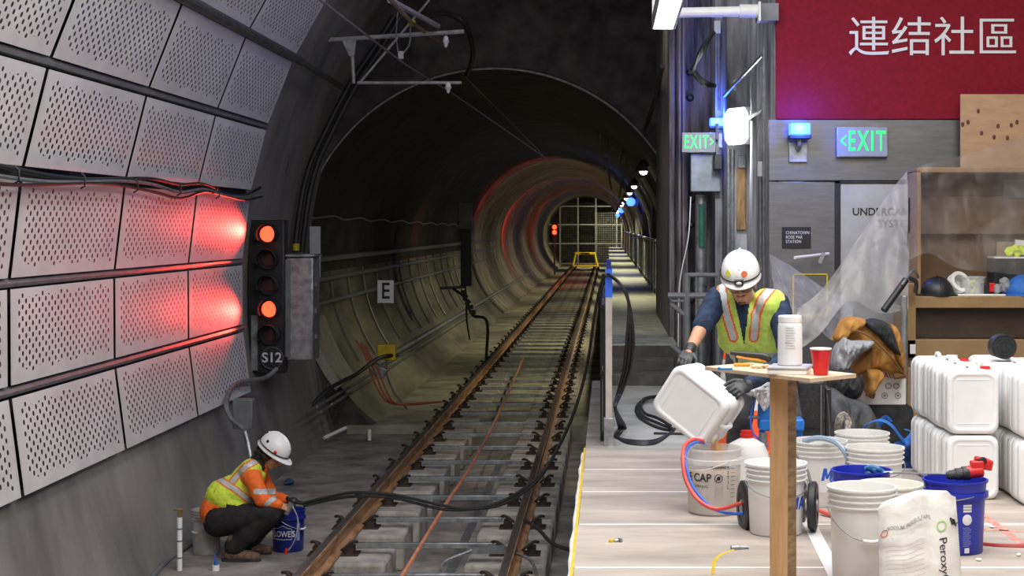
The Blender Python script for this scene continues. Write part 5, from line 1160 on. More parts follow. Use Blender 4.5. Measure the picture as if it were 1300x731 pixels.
# jacket: main hanging drape
JK = thing('canvas_jacket', 'tan canvas work jacket with dark lining thrown over the heap', 'jacket', hp(1108, 480, 11.2))
drape([(1057, 432), (1064, 418), (1072, 405), (1090, 404), (1108, 408), (1122, 418), (1134, 436), (1143, 452), (1150, 470), (1148, 480), (1138, 479), (1126, 474), (1112, 470), (1098, 474), (1085, 476), (1080, 466), (1092, 452), (1098, 442), (1088, 436), (1076, 428), (1066, 436)], 11.1, .12, .035, .07, 'shell', M_coat, JK, cen=(1112, 440), seed=2)
drape([(1098, 474), (1102, 468), (1118, 470), (1122, 478), (1116, 488), (1110, 498), (1106, 502), (1100, 498), (1099, 486)], 11.0, .09, .02, .09, 'sleeve', M_coat, JK, seed=5)
drape([(1130, 410), (1140, 418), (1146, 440), (1149, 460), (1146, 470), (1136, 452), (1130, 432)], 11.0, .07, .02, .08, 'sleeve', M_coat, JK, seed=8)
drape([(1060, 430), (1066, 414), (1074, 404), (1088, 403), (1100, 408), (1092, 418), (1078, 424), (1068, 436)], 10.98, .08, .02, .08, 'hood', M_coat, JK, seed=11)
o = drape([(1098, 408), (1112, 405), (1126, 410), (1134, 422), (1140, 440), (1144, 452), (1136, 448), (1124, 436), (1112, 424), (1102, 416)], 10.95, .07, .012, .25, 'lining', M_blk, JK, seed=3); o['label'] = 'dark quilted lining'
b = MB(); b.tube(cr([hp(1066, 430, 10.93), hp(1085, 420, 10.90), hp(1105, 428, 10.88), hp(1128, 450, 10.9), hp(1147, 474, 10.98)], 6), .008, 6); b.build('collar_seam', mat('brown_seam', (.2, .1, .03), .8), JK, world=True)
b = MB(); b.tube([hp(1100, 499, 10.98), hp(1110, 503, 10.98)], .02, 10); b.build('cuff', mat('brown_seam', (.2, .1, .03), .8), JK, world=True)
b = MB(); b.tube([hp(1135, 478, 11.0), hp(1149, 475, 11.0)], .022, 10); b.build('cuff', mat('brown_seam', (.2, .1, .03), .8), JK, world=True)
tag(drape([(1057, 462), (1060, 445), (1066, 434), (1072, 428), (1080, 432), (1094, 432), (1110, 433), (1104, 442), (1090, 450), (1080, 462), (1072, 474), (1062, 478)], 10.9, .10, .05, .10, 'grey_sweatshirt', M_gcl, seed=14, cen=(1074, 446)), 'light grey garment tucked under the left of the tan jacket', 'clothing')
tag(drape([(1052, 482), (1060, 470), (1074, 464), (1084, 472), (1096, 482), (1095, 498), (1084, 508), (1068, 508), (1054, 500)], 10.85, .10, .04, .09, 'black_bag', M_blk, seed=17), 'black soft bag between the table and the tan jacket', 'bag')
tag(drape([(1048, 500), (1060, 494), (1078, 506), (1100, 512), (1112, 530), (1122, 552), (1124, 566), (1096, 578), (1066, 580), (1048, 575)], 10.7, .16, .07, .05, 'grey_trousers', mat('charcoal_cloth', (.085, .088, .095), .9, 0, .3, 8, .3, 40), seed=21), 'charcoal grey trousers draped at the foot of the heap', 'clothing')
# rope coil
b = MB(); c = hp(1070, 540, 10.35)
b.tube([c+V(((.075-.0011*k)*math.cos(k*.5)*.7, .0+.02*math.sin(k), (.085-.0010*k)*math.sin(k*.5))) for k in range(46)], .011, 7); tag(b.build('rope_coil', mat('rope', (.42, .38, .33), .9, 0, .3, 50, .5, 120)), 'coil of pale rope behind the white buckets', 'rope')
# black case standing
t = thing('upright_black_case', 'scuffed black hard case standing behind the table post', 'case', (W(1034, 555, 9.9).x, 9.9, 0))
a = W(1013, 556, 9.9); c = W(1048, 488, 9.9)
b = MB(); b.bb(a.x, c.x, 9.9, 10.25, .0, c.z+.02); b.build('shell', mat('scuffed_black', (.03, .03, .032), .5, 0, .4, 60), t, world=True, bevel=.015)
b = MB(); b.bb(c.x+.005, c.x+.045, 9.95, 10.2, .0, c.z-.03); b.build('side_rib', M_black, t, world=True, bevel=.01)
b = MB(); b.tube([V((c.x-.03, 9.885, .1)), V((c.x-.03, 9.885, c.z))], .004, 6); b.build('seam', M_gray, t, world=True)
b = MB(); b.bb(a.x+.03, c.x-.05, 9.885, 9.9, .30, .33); b.build('handle', M_black, t, world=True)
# safety harness
t = thing('safety_harness', 'blue webbing safety harness heaped before the job box', 'harness', FP(1135, 585))
def strap(pts, nm='strap', m=M_webb, r=.026): b = MB(); b.tube(cr(pts, 5), r, 8, sq=.18); b.build(nm, m, t, world=True)
Yh = 10.2
strap([hp(1095, 548, Yh), hp(1102, 538, Yh-.05), hp(1118, 533, Yh-.1), hp(1132, 540, Yh-.12), hp(1142, 553, Yh-.12), hp(1150, 562, Yh-.1)])
strap([hp(1115, 540, Yh), hp(1124, 530, Yh), hp(1130, 536, Yh)])
strap([hp(1136, 566, Yh-.1), hp(1152, 560, Yh-.1), hp(1160, 550, Yh), hp(1150, 545, Yh+.05)])
strap([hp(1120, 556, Yh), hp(1128, 566, Yh-.1), hp(1140, 572, Yh-.12)], m=M_navy)
for cpx, cpy, rr_ in ((1150, 575, .07), (1162, 580, .08), (1172, 585, .07), (1145, 587, .07), (1165, 592, .08), (1158, 570, .05)):
    pass
b = MB()
for cpx, cpy, rr_ in ((1150, 575, .07), (1162, 580, .08), (1172, 585, .06), (1145, 587, .07), (1165, 592, .07), (1158, 570, .05), (1152, 598, .06)): b.ell(hp(cpx, cpy, Yh), (rr_, .07, rr_*.7))
b.remesh('pad', mat('blue_mesh', (.02, .06, .22), .8, 0, .3, 30), t, .010, disp=lambda p: .02*noise.noise(p*12))
b = MB(); b.box(hp(1163, 556, Yh-.12), (.05, .02, .035), Matrix.Rotation(.7, 3, 'Y')); b.build('buckle', M_black, t, world=True, bevel=.004)
b = MB()
for k in range(5): b.tube(cr([hp(1164+2*k, 592, Yh-.1), hp(1163+2.5*k, 575, Yh-.12), hp(1172+1.5*k, 562, Yh-.1), hp(1178, 556, Yh-.05)], 5), .004, 5)
tag(b.build('zip_ties', M_wink), 'bundle of thin white cords arching right of the harness', 'cord')

# ------------------------------------------------------------------ plastic sheeting
def sheet(cols_, nm, lab, m, amp=.03, k=8, nz=22, seed=0):
    """cols_: list of (top px, top py, top Y, bottom px, bottom py, bottom Y) - hung from real points"""
    T_ = cr([W(c[0], c[1], c[2]) for c in cols_], k); B_ = cr([W(c[3], c[4], c[5]) for c in cols_], k)
    loops = []; n = len(T_)
    for j in range(nz+1):
        v = j/nz; row = []
        for i in range(n):
            p = T_[i].lerp(B_[i], v); s = V((i*.22+seed, v*1.6, seed)); w_ = math.sin(v*math.pi)**.5 if 0 < v < 1 else 0
            d = amp*(noise.noise(s)+.6*noise.noise(s*V((1, 1, 1)).x*2.3)+.8*(1-abs(noise.noise(V((i*.35-v*3.5, v*.8, seed))))*2)*.5)
            row.append(p+V((d*.3, d, d*.2))*(w_*.9+.1))
        loops.append(row)
    b = MB(); b.loft(loops, False, False, closed=False); return tag(b.build(nm, m, ang=80), lab, 'plastic sheet')
sheet([(1012, 392, 11.2, 1005, 450, 11.1), (1045, 365, 11.4, 1040, 425, 11.1), (1090, 302, 11.7, 1078, 382, 11.4), (1125, 250, 11.9, 1118, 398, 11.6), (1152, 216, 12.0, 1153, 392, 11.65)], 'plastic_sheet', 'clear plastic sheet sloping from the job box lid down to the jacket', M_film, .09, seed=1.3)
sheet([(1152, 216, 12.0, 1153, 330, 12.02), (1185, 206, 12.0, 1180, 322, 12.0), (1225, 197, 11.95, 1215, 340, 11.9), (1265, 184, 11.9, 1255, 345, 11.85), (1330, 165, 11.85, 1330, 352, 11.8)], 'lid_plastic_sheet', 'clear plastic sheet draped over the open brown lid', film('clear_plastic_over_lid', (.46, .42, .39), .19), .10, seed=4.1)
sheet([(976, 322, 12.3, 985, 392, 11.9), (1000, 335, 12.5, 1005, 400, 11.9), (1025, 352, 12.6, 1030, 405, 12.0), (1058, 372, 12.7, 1052, 430, 12.1), (1085, 375, 12.8, 1080, 440, 12.2)], 'wall_plastic_sheet', 'clear plastic sheet bunched against the steel wall beside the worker', film('clear_plastic_at_wall', (.8, .8, .8), .36), .09, seed=7.7)
t = thing('yellow_outline', 'thin yellow rectangular outline seen through the plastic at the steel wall', 'frame', W(1030, 400, 12.95))
for a, c in (((1007, 348), (1050, 348)), ((1007, 348), (1007, 400)), ((1050, 348), (1050, 400)), ((1007, 400), (1050, 400))):
    b = MB(); b.tube([W(*a, 12.992), W(*c, 12.992)], .008, 4); b.build('edge', M_yel, t, world=True)
b = MB(); b.tube([W(1009, 327, 12.6), W(1052, 322, 12.9)], .012, 8); tag(b.build('white_stick', M_white), 'short white stick holding plastic to the steel wall', 'stick')
b = MB(); b.box(W(1043, 327, 12.7), (.03, .02, .09), Matrix.Rotation(.4, 3, 'Y')); tag(b.build('clamp', M_galv), 'small silver spring clamp on the white stick', 'clamp')
# ================================================================== PEOPLE
def PX(p): return VX+p.x*F/p.y, VY+(CAMZ-p.z)*F/p.y
def seg(px, py, a, b_):
    ax, ay = a; bx, by = b_; dx, dy = bx-ax, by-ay; t = max(0, min(1, ((px-ax)*dx+(py-ay)*dy)/(dx*dx+dy*dy)))
    return math.hypot(px-ax-t*dx, py-ay-t*dy)
def poly_d(px, py, pts): return min(seg(px, py, pts[i], pts[i+1]) for i in range(len(pts)-1))
def head_blobs(b, c, R, s=1.0, beard=False):
    L = lambda x, y, z: c+R@(V((x, y, z))*s)
    e = lambda x, y, z, r, n=14: b.ell(L(x, y, z), tuple(q*s for q in r), R, n)
    e(0, .012, .035, (.076, .093, .083), 20); e(0, -.022, -.025, (.062, .070, .078), 20); e(0, -.050, -.085, (.032, .030, .026))
    e(0, -.020, -.070, (.050, .055, .040)); e(0, -.088, .022, (.052, .014, .012)); e(.031, -.072, -.022, (.020, .022, .020)); e(-.031, -.072, -.022, (.020, .022, .020))
    b.tube([L(0, -.090, .012), L(0, -.112, -.022)], [.009*s, .014*s], 10); e(0, -.110, -.024, (.014, .013, .010)); e(.013, -.102, -.025, (.008, .010, .008)); e(-.013, -.102, -.025, (.008, .010, .008))
    e(0, -.093, -.050, (.024, .010, .0055)); e(0, -.091, -.060, (.021, .010, .0065))
    for x in (-1, 1): e(x*.078, .012, -.012, (.010, .022, .032)); e(x*.084, .02, .0, (.008, .012, .016))
def hand(name, mat_, parent, wrist, palm_dir, palm_nrm, curl, s=1.0, side=1, spread=.18, label=None):
    """palm, four unequal bent fingers and a thumb from the side of the palm"""
    d = V(palm_dir).normalized(); n = V(palm_nrm); n = (n-d*n.dot(d)).normalized(); a = d.cross(n)*side; w_ = V(wrist)
    b = MB(); Rm = Matrix((a, d, n)).transposed()
    b.ell(w_+d*.010*s, (.026*s, .03*s, .019*s), Rm); b.ell(w_+d*.050*s, (.042*s, .048*s, .016*s), Rm, 18); b.ell(w_+d*.075*s+a*.005*s, (.040*s, .022*s, .014*s), Rm)
    for i, (off, ln_, r) in enumerate(((-.031, .070, .0090), (-.0105, .079, .0095), (.0105, .074, .0090), (.030, .058, .0080))):
        p = w_+d*(.088-.004*abs(i-1))*s+a*off*s; dirn = (d+a*(off*spread*8)).normalized(); pts = [p-d*.015*s, p]; ang = 0
        for j, f in enumerate((.45, .30, .25)):
            ang += curl*(.75, 1.0, .7)[j]; v = dirn*math.cos(ang)+n*math.sin(ang); pts.append(pts[-1]+v*ln_*f*s)
        b.limb(pts, [r*s*1.1, r*s*1.1, r*s*1.02, r*s*.95, r*s*.82], n=10)
    t0 = w_+d*.030*s-a*.030*s; v = (d*.75-a*.75+n*.35).normalized(); t1 = t0+v*.034*s; v2 = (d*.95-a*.35+n*(.3+curl*.4)).normalized(); t2 = t1+v2*.030*s; v3 = (d*1.0-a*.0+n*(.3+curl*.6)).normalized(); t3 = t2+v3*.024*s
    b.limb([t0, t1, t2, t3], [.014*s, .0120*s, .0105*s, .0090*s], n=10)
    o = b.remesh(name, mat_, parent, .0034, smooth=2)
    if label: o['label'] = label
    return o
def hard_hat(parent, c, R, s=1.0, front=.045):
    L = lambda x, y, z: c+R@(V((x, y, z))*s)
    b = MB(); loops = []
    for k in range(13):
        a = math.pi/2*k/12; rz = math.sin(a); rr = math.cos(a)**.85 if k < 12 else .001
        loops.append([L(.113*rr*math.cos(q), .142*rr*math.sin(q)*(1 if math.sin(q) > 0 else 1.0), .125*rz+.010) for q in [2*math.pi*j/36 for j in range(36)]])
    loops = [[L(.116*math.cos(q), .146*math.sin(q), -.012) for q in [2*math.pi*j/36 for j in range(36)]]]+loops
    b.loft(loops, False, True); sh = b.build('hard_hat', M_white, parent, world=True, ang=60); sh['label'] = 'white hard hat'
    b = MB(); outer_ = []; inner_ = []
    for j in range(36):
        q = 2*math.pi*j/36; fr = max(0, -math.sin(q))**2.5; e = .010+front*fr
        outer_.append((q, .116+e*.35, .146+e)); 
    b.loft([[L(.112*math.cos(q), .142*math.sin(q), -.010) for q, _, _ in outer_], [L(x*math.cos(q), y*math.sin(q), -.022) for q, x, y in outer_], [L(x*math.cos(q), y*math.sin(q), -.017) for q, x, y in outer_], [L(.113*math.cos(q), .143*math.sin(q), .0) for q, _, _ in outer_]], False, False)
    b.build('brim', M_white, sh) .matrix_parent_inverse = Matrix.Identity(4)
    br = [o for o in bpy.data.objects if o.parent == sh][-1]; br.data.transform(Matrix.Translation(-V(parent.location)))
    def sub(bb, nm, m):
        o = bb.build(nm, m, sh); o.data.transform(Matrix.Translation(-V(parent.location))); return o
    b = MB(); b.tube(cr([L(0, .12, .085), L(0, .05, .135), L(0, -.05, .135), L(0, -.12, .080)], 5), .010*s, 8, sq=.5); sub(b, 'crown_ridge', M_white)
    b = MB(); pts = [L(.1175*math.cos(q), .1475*math.sin(q), .012) for q in [2*math.pi*j/36 for j in range(37)]]
    b.tube(pts, .010*s, 8, sq=.35); sub(b, 'strap', M_black)
    for x in (-1, 1):
        for k in range(3):
            b = MB(); q = .15+.35*k; b.ell(L(x*.100*math.cos(q*.3)-x*.012*k*.3, .045-.04*k, .060), (.006*s, .012*s, .016*s), R); sub(b, 'vent', M_black)
    return sh, L, sub
# ---- standing worker pouring
A = thing('person', 'standing worker in white hard hat and yellow vest pouring from a tilted white jerrican', 'person', (.86, 9.5, 0.005))
def q_(px, py, Y): return W(px, py, Y)
hip = V((.93, 9.80, .74)); 
SL, SR = q_(911, 380, 9.36), q_(988, 388, 9.42); EL, ER = q_(890, 416, 9.16), q_(1003, 452, 9.15); WL, WR = q_(876, 444, 8.97), q_(952, 487, 8.74)
chest = q_(949, 398, 9.45); belly = q_(953, 435, 9.62); neck0 = q_(947, 376, 9.38); Hc = q_(941, 359.5, 9.17)
Rh = Matrix.Rotation(R_(-8), 3, 'Z') @ Matrix.Rotation(R_(21), 3, 'X') @ Matrix.Rotation(R_(-3), 3, 'Y')
kn = (V((.80, 9.55, .42)), V((1.10, 9.60, .42))); an = (V((.80, 9.80, .09)), V((1.14, 9.86, .09))); hp_ = (hip+V((-.09, 0, 0)), hip+V((.09, 0, 0)))
b = MB(); head_blobs(b, Hc, Rh)
b.limb([Hc+Rh@V((0, .02, -.06)), neck0, chest], [.052, .058, .09]); b.limb([chest, belly, hip], [.105, .105, .11]); b.limb([SL, chest, SR], [.055, .09, .055])
b.limb([SL, EL, WL, WL+(WL-EL)*.12], [.052, .043, .029, .024]); b.limb([SR, ER, WR], [.052, .043, .030])
for i in (0, 1): b.limb([hp_[i], kn[i], an[i]], [.085, .058, .042]); b.ell(an[i]+V((0, -.07, -.045)), (.04, .11, .03))
b.remesh('body', M_skin, A, .0055, smooth=2)
# face details
b = MB(); L = lambda x, y, z: Hc+Rh@V((x, y, z))
for x in (-1, 1): b.ell(L(x*.030, -.086, .004), (.012, .006, .006), Rh)
o = b.build('eye', mat('eye_white', (.5, .45, .42), .3), A, world=True)
b = MB()
b.ell(L(0, -.0935, -.040), (.027, .007, .0035), Rh); b.ell(L(0, -.071, -.092), (.024, .012, .012), Rh)
b.build('beard', mat('short_beard', (.16, .085, .055), .8, 0, .3, 60), A, world=True)
b = MB()
for x in (-1, 1):
    b.tube([L(x*.006, -.108, .010), L(x*.035, -.106, .014), L(x*.060, -.090, .010), L(x*.062, -.088, -.010), L(x*.035, -.104, -.016), L(x*.010, -.108, -.006), L(x*.006, -.108, .010)], .0022, 6); b.tube([L(x*.060, -.090, .010), L(x*.080, .0, .006)], .0022, 6)
b.build('safety_glasses', mat('glasses_frame', (.08, .07, .07), .3), A, world=True)
b = MB(); b.lathe([(.080, -.07), (.086, -.03), (.084, .0)], (0, 0, 0), 20); b.v = [L(p.x*.98, p.y*1.15+.016, p.z+.03) for p in b.v]; b.f = [f for f in b.f if len(f) == 4 and sum((Rh.transposed()@(b.v[i]-Hc)).y for i in f) > .05]; b.m = [0]*len(b.f); b.build('hair', M_hair, A, world=True)
sh, Lh, sub = hard_hat(A, L(0, .012, .058), Rh @ Matrix.Rotation(R_(3), 3, 'X'), .99, front=.026)
b = MB(); b.box(Lh(0, -.160, .018), (.052, .020, .026), Rh); sub(b, 'headlamp', M_black)
b = MB(); b.ell(Lh(0, -.174, .018), (.017, .006, .009), Rh); sub(b, 'headlamp_lens', M_wink)
for ang_, m_ in ((-.62, mat('sticker_yellow', (.75, .72, .08), .5)), (.30, mat('sticker_orange', (.85, .20, .08), .5))):
    cc = Lh(.113*math.sin(ang_)*.94, -.142*math.cos(ang_)*.94, .055); nn = (Rh@V((math.sin(ang_)/.113, -math.cos(ang_)/.142, .3/.125*.9))).normalized()
    b = MB(); b.cyl(cc-nn*.004, cc+nn*.004, .018, None, 20); sub(b, 'sticker', m_)
# shirt
b = MB()
b.limb([SL+V((.01, 0, -.01)), chest, SR], [.072, .118, .075]); b.limb([chest, belly, hip], [.128, .132, .13]); b.limb([neck0+V((0, .03, 0)), chest], [.075, .11])
b.limb([SL, SL.lerp(EL, .5), EL+V((.006, 0, .012))], [.075, .068, .058], n=18); b.limb([SR, ER, WR], [.074, .062, .040], n=18)
b.remesh('shirt', M_navy, A, .007, disp=lambda p: .006*noise.noise(p*18)+.004*noise.noise(p*40))
# vest with reflective bands
def vest_fn(p, n):
    px, py = PX(p)
    if n.y < .25:
        for line in ([(916, 358), (919, 385), (924, 405), (931, 428)], [(982, 362), (967, 380), (960, 398), (957, 428)]):
            d = poly_d(px, py, line)
            if d < 4.3: return 1
            if d < 6.6: return 2
        if abs(px-(942+.05*(py-380))) < 10.5-(py-376)*.17 and 368 < py < 436: return 3
    if 448 < py < 458: return 1
    return 0
b = MB(); b.limb([SL+V((.045, .0, .012)), chest, SR+V((-.03, 0, .010))], [.083, .135, .088], n=20); b.limb([chest+V((0, 0, 0)), belly, belly.lerp(hip, .6)], [.146, .150, .145], n=20)
b.limb([q_(925, 385, 9.33), q_(932, 430, 9.50)], [.085, .10]); b.limb([q_(972, 385, 9.36), q_(972, 430, 9.50)], [.09, .11])
b.remesh('safety_vest', [M_hivis2, M_refl, M_org, M_navy], A, .0065, fn=vest_fn, disp=lambda p: .006*noise.noise(p*14)+.003*noise.noise(p*33))
b = MB(); b.limb([q_(1003, 430, 9.42), q_(1006, 462, 9.42)], [.035, .04]); b.remesh('vest_tail', M_hivis2, A, .007)
# trousers, boots
b = MB(); 
for i in (0, 1): b.limb([hp_[i], kn[i], an[i]+V((0, 0, .03))], [.115, .082, .066], n=18)
b.limb([belly.lerp(hip, .6), hip], [.13, .135]); b.remesh('trousers', mat('grey_work_trousers', (.09, .09, .10), .9, 0, .3, 12, .3), A, .009, disp=lambda p: .008*noise.noise(p*13))
for i in (0, 1):
    b = MB(); c = an[i]; b.limb([c+V((0, 0, .08)), c+V((0, 0, .0))], [.055, .058]); b.limb([c+V((0, .02, -.035)), c+V((0, -.12, -.045))], [.050, .042])
    b.v = [V((p.x, p.y, max(p.z, .010))) for p in b.v]; b.remesh('boot', M_boot, A, .007)
hand('glove', M_glove, A, WL, (q_(866, 463, 8.86)-WL), (-.15, .35, -.85), .55, 1.08, side=-1, label='dark rubber glove on the jug base')
b = MB(); b.limb([WL-(WL-EL)*.10, WL+(WL-EL)*.05], [.034, .031]); b.remesh('glove_cuff', M_glove, A, .005)
hand('glove', M_glove, A, WR, (q_(923, 499, 8.62)-WR), (-.15, .75, -.65), .62, 1.15, side=1, label='dark rubber glove holding the jug handle')
b = MB(); b.limb([WR-(WR-ER)*.12, WR+(WR-ER)*.03], [.038, .033]); b.remesh('glove_cuff', M_glove, A, .005)
# tilted jug and the stream
t = thing('jerrican', 'white jerrican held tilted by the standing worker, brown liquid running out', 'jerrican', (0, 0, 0)); jerrican_parts(t, cap=M_capw)
Rj = Matrix.Rotation(R_(124), 3, 'Y'); Rj = Matrix.Rotation(R_(-28), 3, 'Z') @ Rj; t.scale = (1.06,)*3
cj = q_(887, 512, 8.74); t.rotation_euler = Rj.to_euler(); t.location = cj-Rj@V((0, 0, .1935))
tip = V(t.location)+Rj@(V((.0885, -.03, .380))*1.06); print('tip', tip, PX(tip))
b = MB(); b.tube(cr([tip+V((-.012, 0, .012)), tip+V((.006, -.002, -.02)), tip+V((.012, -.004, -.07)), tip+V((.014, -.004, -.19))], 5), [.014]*6+[.019]*5+[.015]*5, 10, sq=.6)
tag(b.build('liquid_stream', mat('amber_liquid', (.62, .38, .15), .25, 0, .1, 12)), 'brown liquid stream falling from the tilted jerrican into the bucket', 'liquid')

# ---- crouching worker
B = thing('person', 'crouching worker in orange shirt, yellow vest and white hard hat beside the track', 'person', (W(295, 700, 13.57).x, 13.57, ZF))
Y_ = 13.57
q = lambda px, py, dy=0: W(px, py, Y_+dy)
pel, ch_, nk, hc = q(279, 655), q(306, 622), q(328, 594), q(345, 577, 0)
sn, sf = q(321, 606, -.15), q(331, 606, .17); en, ef = q(333, 634, -.19), q(345, 632, .20); wn, wf = q(353, 640, -.16), q(362, 634, .12)
kn2 = (q(342, 652, -.16), q(349, 648, .16)); an2 = (q(296, 693, -.13), q(310, 692, .16)); hi2 = (q(280, 660, -.09), q(282, 658, .09))
Rb_ = Matrix.Rotation(R_(72), 3, 'Z') @ Matrix.Rotation(R_(34), 3, 'X')
b = MB(); head_blobs(b, hc, Rb_); b.limb([hc+Rb_@V((0, .02, -.06)), nk, ch_, pel], [.052, .058, .10, .12]); b.limb([sn, nk.lerp(ch_, .4), sf], [.055, .08, .055])
b.limb([sn, en, wn, wn+(wn-en)*.1], [.052, .043, .030, .026]); b.limb([sf, ef, wf, wf+(wf-ef)*.1], [.052, .043, .030, .026])
for i in (0, 1): b.limb([hi2[i], kn2[i], an2[i]], [.088, .058, .044]); b.ell(an2[i]+V((.06, 0, -.06)), (.09, .035, .022))
b.remesh('body', M_skin, B, .0065, smooth=2)
def shirt_fn(p, n):
    px, py = PX(p)
    a = seg(px, py, (325, 623), (344, 624)); c2 = seg(px, py, (338, 640), (348, 632))
    return 1 if (px > 322 and (abs(py-(624-.02*(px-322))) < 3.4) and px < 350) or (px > 334 and c2 < 3.0) else 0
b = MB(); b.limb([q(276, 648), ch_, nk], [.150, .150, .085], n=20); b.limb([sn, nk.lerp(ch_, .5), sf], [.078, .12, .078], n=20); b.limb([sn, en, wn], [.080, .066, .042], n=20); b.limb([sf, ef, wf], [.078, .064, .042], n=20)
b.remesh('shirt', [M_org, M_refl], B, .0065, fn=shirt_fn, disp=lambda p: .006*noise.noise(p*16)+.003*noise.noise(p*40))
def vest2(p, n):
    px, py = PX(p)
    if py > 640+(px-290)*.15 and 287 < px < 318: return 3
    for ln_ in ([(268, 601), (300, 622), (324, 641)], [(292, 614), (312, 592), (330, 582)]):
        d = poly_d(px, py, ln_)
        if d < 3.0: return 1
        if d < 4.7: return 2
    return 0
b = MB(); b.limb([q(283, 630), ch_, q(320, 600)], [.150, .160, .125], n=22); b.limb([q(318, 597, -.09), q(321, 597, .10)], [.095, .095], n=18); b.limb([q(285, 630, -.04), q(300, 640, -.04)], [.13, .12], n=18)
b.remesh('safety_vest', [M_hivis, M_refl, M_org, M_blk], B, .006, fn=vest2, disp=lambda p: .006*noise.noise(p*13)+.003*noise.noise(p*33))
b = MB(); o = text('SAFETY', .05, M_ink, B, q(297, 590, -.19)-B.location, rot=(90, -38, -20)) if False else None
b = MB()
for i in (0, 1): b.limb([hi2[i], kn2[i], an2[i]+V((0, 0, -.01))], [.130, .092, .078], n=20)
b.limb([pel+V((-.01, 0, -.045)), pel+V((.06, 0, -.04))], [.135, .13], n=20); b.remesh('trousers', M_pants, B, .008, disp=lambda p: .009*noise.noise(p*12))
for i in (0, 1):
    b = MB(); c = an2[i]; zc = ZF+.05; b.limb([c+V((0, 0, .05)), V((c.x, c.y, zc))], [.054, .058]); b.limb([V((c.x-.03, c.y, zc)), V((c.x+.12, c.y, zc-.004)), V((c.x+.20, c.y-.01, zc-.012))], [.052, .048, .038])
    b.v = [V((p.x, p.y, max(p.z, ZF+.004))) for p in b.v]; b.remesh('boot', M_boot, B, .006, disp=lambda p: .003*noise.noise(p*50))
    b = MB(); b.loft([[V((c.x+x, c.y+y*.055, z)) for x, y in ((-.08, -.8), (.1, -1), (.22, -.7), (.24, 0), (.22, .7), (.1, 1), (-.08, .8), (-.10, 0))] for z in (ZF+.001, ZF+.02)]); b.build('boot_sole', M_blk, B, world=True)
b = MB(); Lc = lambda x, y, z: hc+Rb_@V((x, y, z))
for k in range(46):
    a = random.uniform(-2.2, 2.2); z = random.uniform(-.12, .03); r = .075+random.uniform(0, .02)
    b.ell(Lc(r*math.sin(a), .025+r*1.1*math.cos(a), z), .026, n=8)
b.remesh('hair', M_hair, B, .006, disp=lambda p: .012*noise.noise(p*45))
b = MB(); b.tube([Lc(-.07, -.06, .01), Lc(-.03, -.10, .008), Lc(.03, -.10, .008), Lc(.07, -.06, .01)], .003, 6); b.tube([Lc(-.07, -.06, .01), Lc(-.08, .02, .005)], .003, 6); b.build('safety_glasses', mat('clear_glasses', (.7, .7, .7), .2), B, world=True)
shb, Lb, subb = hard_hat(B, Lc(0, .008, .055), Rb_, 1.03)
b = MB(); cc = Lb(.085, -.09, .03); b.ell(cc, (.006, .016, .014), Rb_); subb(b, 'sticker', M_bluetxt)
b = MB(); cc = Lb(-.105, -.065, .03); b.ell(cc, (.006, .016, .014), Rb_); subb(b, 'sticker', M_redp)
hand('hand', M_skin, B, wn, (q(366, 645, -.10)-wn), (.4, .6, -.6), .65, 1.0, side=-1)
hand('hand', mat('dark_work_glove', (.03, .03, .035), .7), B, wf, (q(376, 640, .06)-wf), (.0, -.8, -.5), .6, 1.05, side=1, label='dark gloved far hand')
# tool
t = thing('spray_tool', 'small metal pump tool with hose held by the crouching worker', 'hand tool', q(370, 645, -.1))
b = MB(); b.cyl(q(363, 652, -.1), q(371, 638, -.1), .026, .030); b.build('canister', M_galv, t, world=True); b = MB(); b.ell(q(372, 636, -.08), (.045, .04, .035)); b.tube([q(372, 636, -.08), q(386, 639, -.1)], .018, 8); b.build('nozzle', M_black, t, world=True)
b = MB(); b.tube(cr([q(371, 642, -.12), q(377, 655, -.2), q(378, 670, -.25), q(372, 690, -.3), q(362, 703, -.32)], 6), .006, 6); b.build('thin_hose', M_galv, t, world=True)
b = MB(); a = q(362, 704, -.32); b.cyl(a+V((.015, 0, .05)), a, .014, .010); b.build('tip', M_redp, t, world=True)
# things on the trackbed
p = FP(366, 698, ZF); t, R = bucket('dark blue bucket lettered LOWE\'S in front of the crouching worker', p.x, p.y, .36, .152, .132, M_blued, rings=1, z0=ZF+.002,
    texts=(("LOWE'S", .072, M_wink, -.10, .160, .001, .80),), bail=(1.2, .10))
outl = [(-.92, .115), (-.92, .205), (-.45, .215), (-.15, .235), (.15, .215), (.42, .205), (.42, .115), (-.92, .115)]
b = MB(); b.tube([V(((R(z)+.001)*math.sin(a), -(R(z)+.001)*math.cos(a), z)) for (a0, z0), (a1, z1) in zip(outl, outl[1:]) for a, z in [(a0+(a1-a0)*k/4, z0+(z1-z0)*k/4) for k in range(4)]]+[V(((R(.115)+.001)*math.sin(-.92), -(R(.115)+.001)*math.cos(-.92), .115))], .0025, 5); b.build('logo_outline', M_wink, t)
wrapquad(t, R, .75, 1.0, .10, .25, mat('pale_blue_print', (.25, .30, .55), .6), 'label')
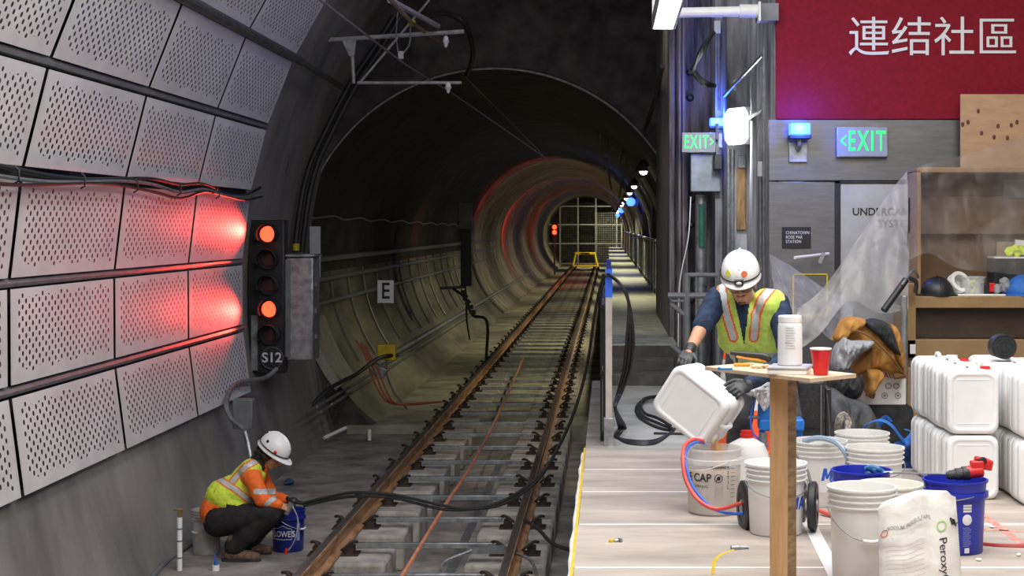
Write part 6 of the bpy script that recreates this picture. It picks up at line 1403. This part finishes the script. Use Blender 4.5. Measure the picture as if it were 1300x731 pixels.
p = FP(262, 702, ZF); t, R = bucket('dusty white pail behind the crouching worker by the wall', p.x, p.y, .385, .125, .118, mat('dusty_white', (.55, .52, .49), .6, 0, .15, 9), z0=ZF+.002, bail=(-.6, .10))
p = FP(228, 724, ZF); t = thing('upright_tube', 'white upright pipe with brass fitting standing at the wall foot', 'pipe', p)
b = MB(); b.cyl((0, 0, 0), (0, 0, .44), .022); b.build('pipe', M_white, t)
for z in (.10, .24, .34): b = MB(); b.cyl((0, 0, z), (0, 0, z+.012), .0235); b.build('band', M_gray, t)
b = MB(); b.cyl((0, 0, .44), (0, 0, .50), .016); b.tube([(-.05, 0, .51), (.03, 0, .50)], .012, 6); b.build('brass_fitting', mat('brass', (.35, .24, .09), .4, .6), t)
p = FP(274, 724, ZF); t = thing('pipe_stub', 'small white pipe stub with blue top in front of the crouching worker', 'pipe', p)
b = MB(); b.cyl((0, 0, 0), (0, 0, .045), .030); b.build('collar', M_white, t); b = MB(); b.cyl((0, 0, .045), (0, 0, .09), .016); b.tube([(0, 0, .09), (-.012, 0, .14)], .006, 6); b.build('valve', M_webb, t)
b = MB(); c = FP(366, 615, ZF)+V((0, 0, .02))
for k in range(6): b.ell(c+V((random.uniform(-.06, .06), random.uniform(-.05, .05), random.uniform(0, .03))), (.035, .04, .018))
tag(b.remesh('blue_rag', mat('blue_rag', (.03, .07, .16), .9), None, .006, disp=lambda p: .01*noise.noise(p*25)), 'dark blue rag on the trackbed floor behind the bucket', 'rag')
b = MB(); c = FP(385, 553, ZF)+V((.3, 0, .01)); b.lathe([(0, 0), (.16, 0), (.16, .03), (.10, .04), (0, .03)], c, 24); tag(b.build('floor_cover', M_floor), 'low round cover on the floor at the tunnel step', 'cover')
b = MB(); b.tube(cr([FP(193, 735, ZF)+V((.0, 0, .02)), FP(215, 712, ZF)+V((.0, 0, .02)), FP(243, 693, ZF)+V((0, 0, .03)), FP(290, 655, ZF)+V((-.03, 0, .02))], 5), .022, 8); tag(b.build('floor_pipe', M_gray), 'grey pipe lying along the foot of the curved wall', 'pipe')
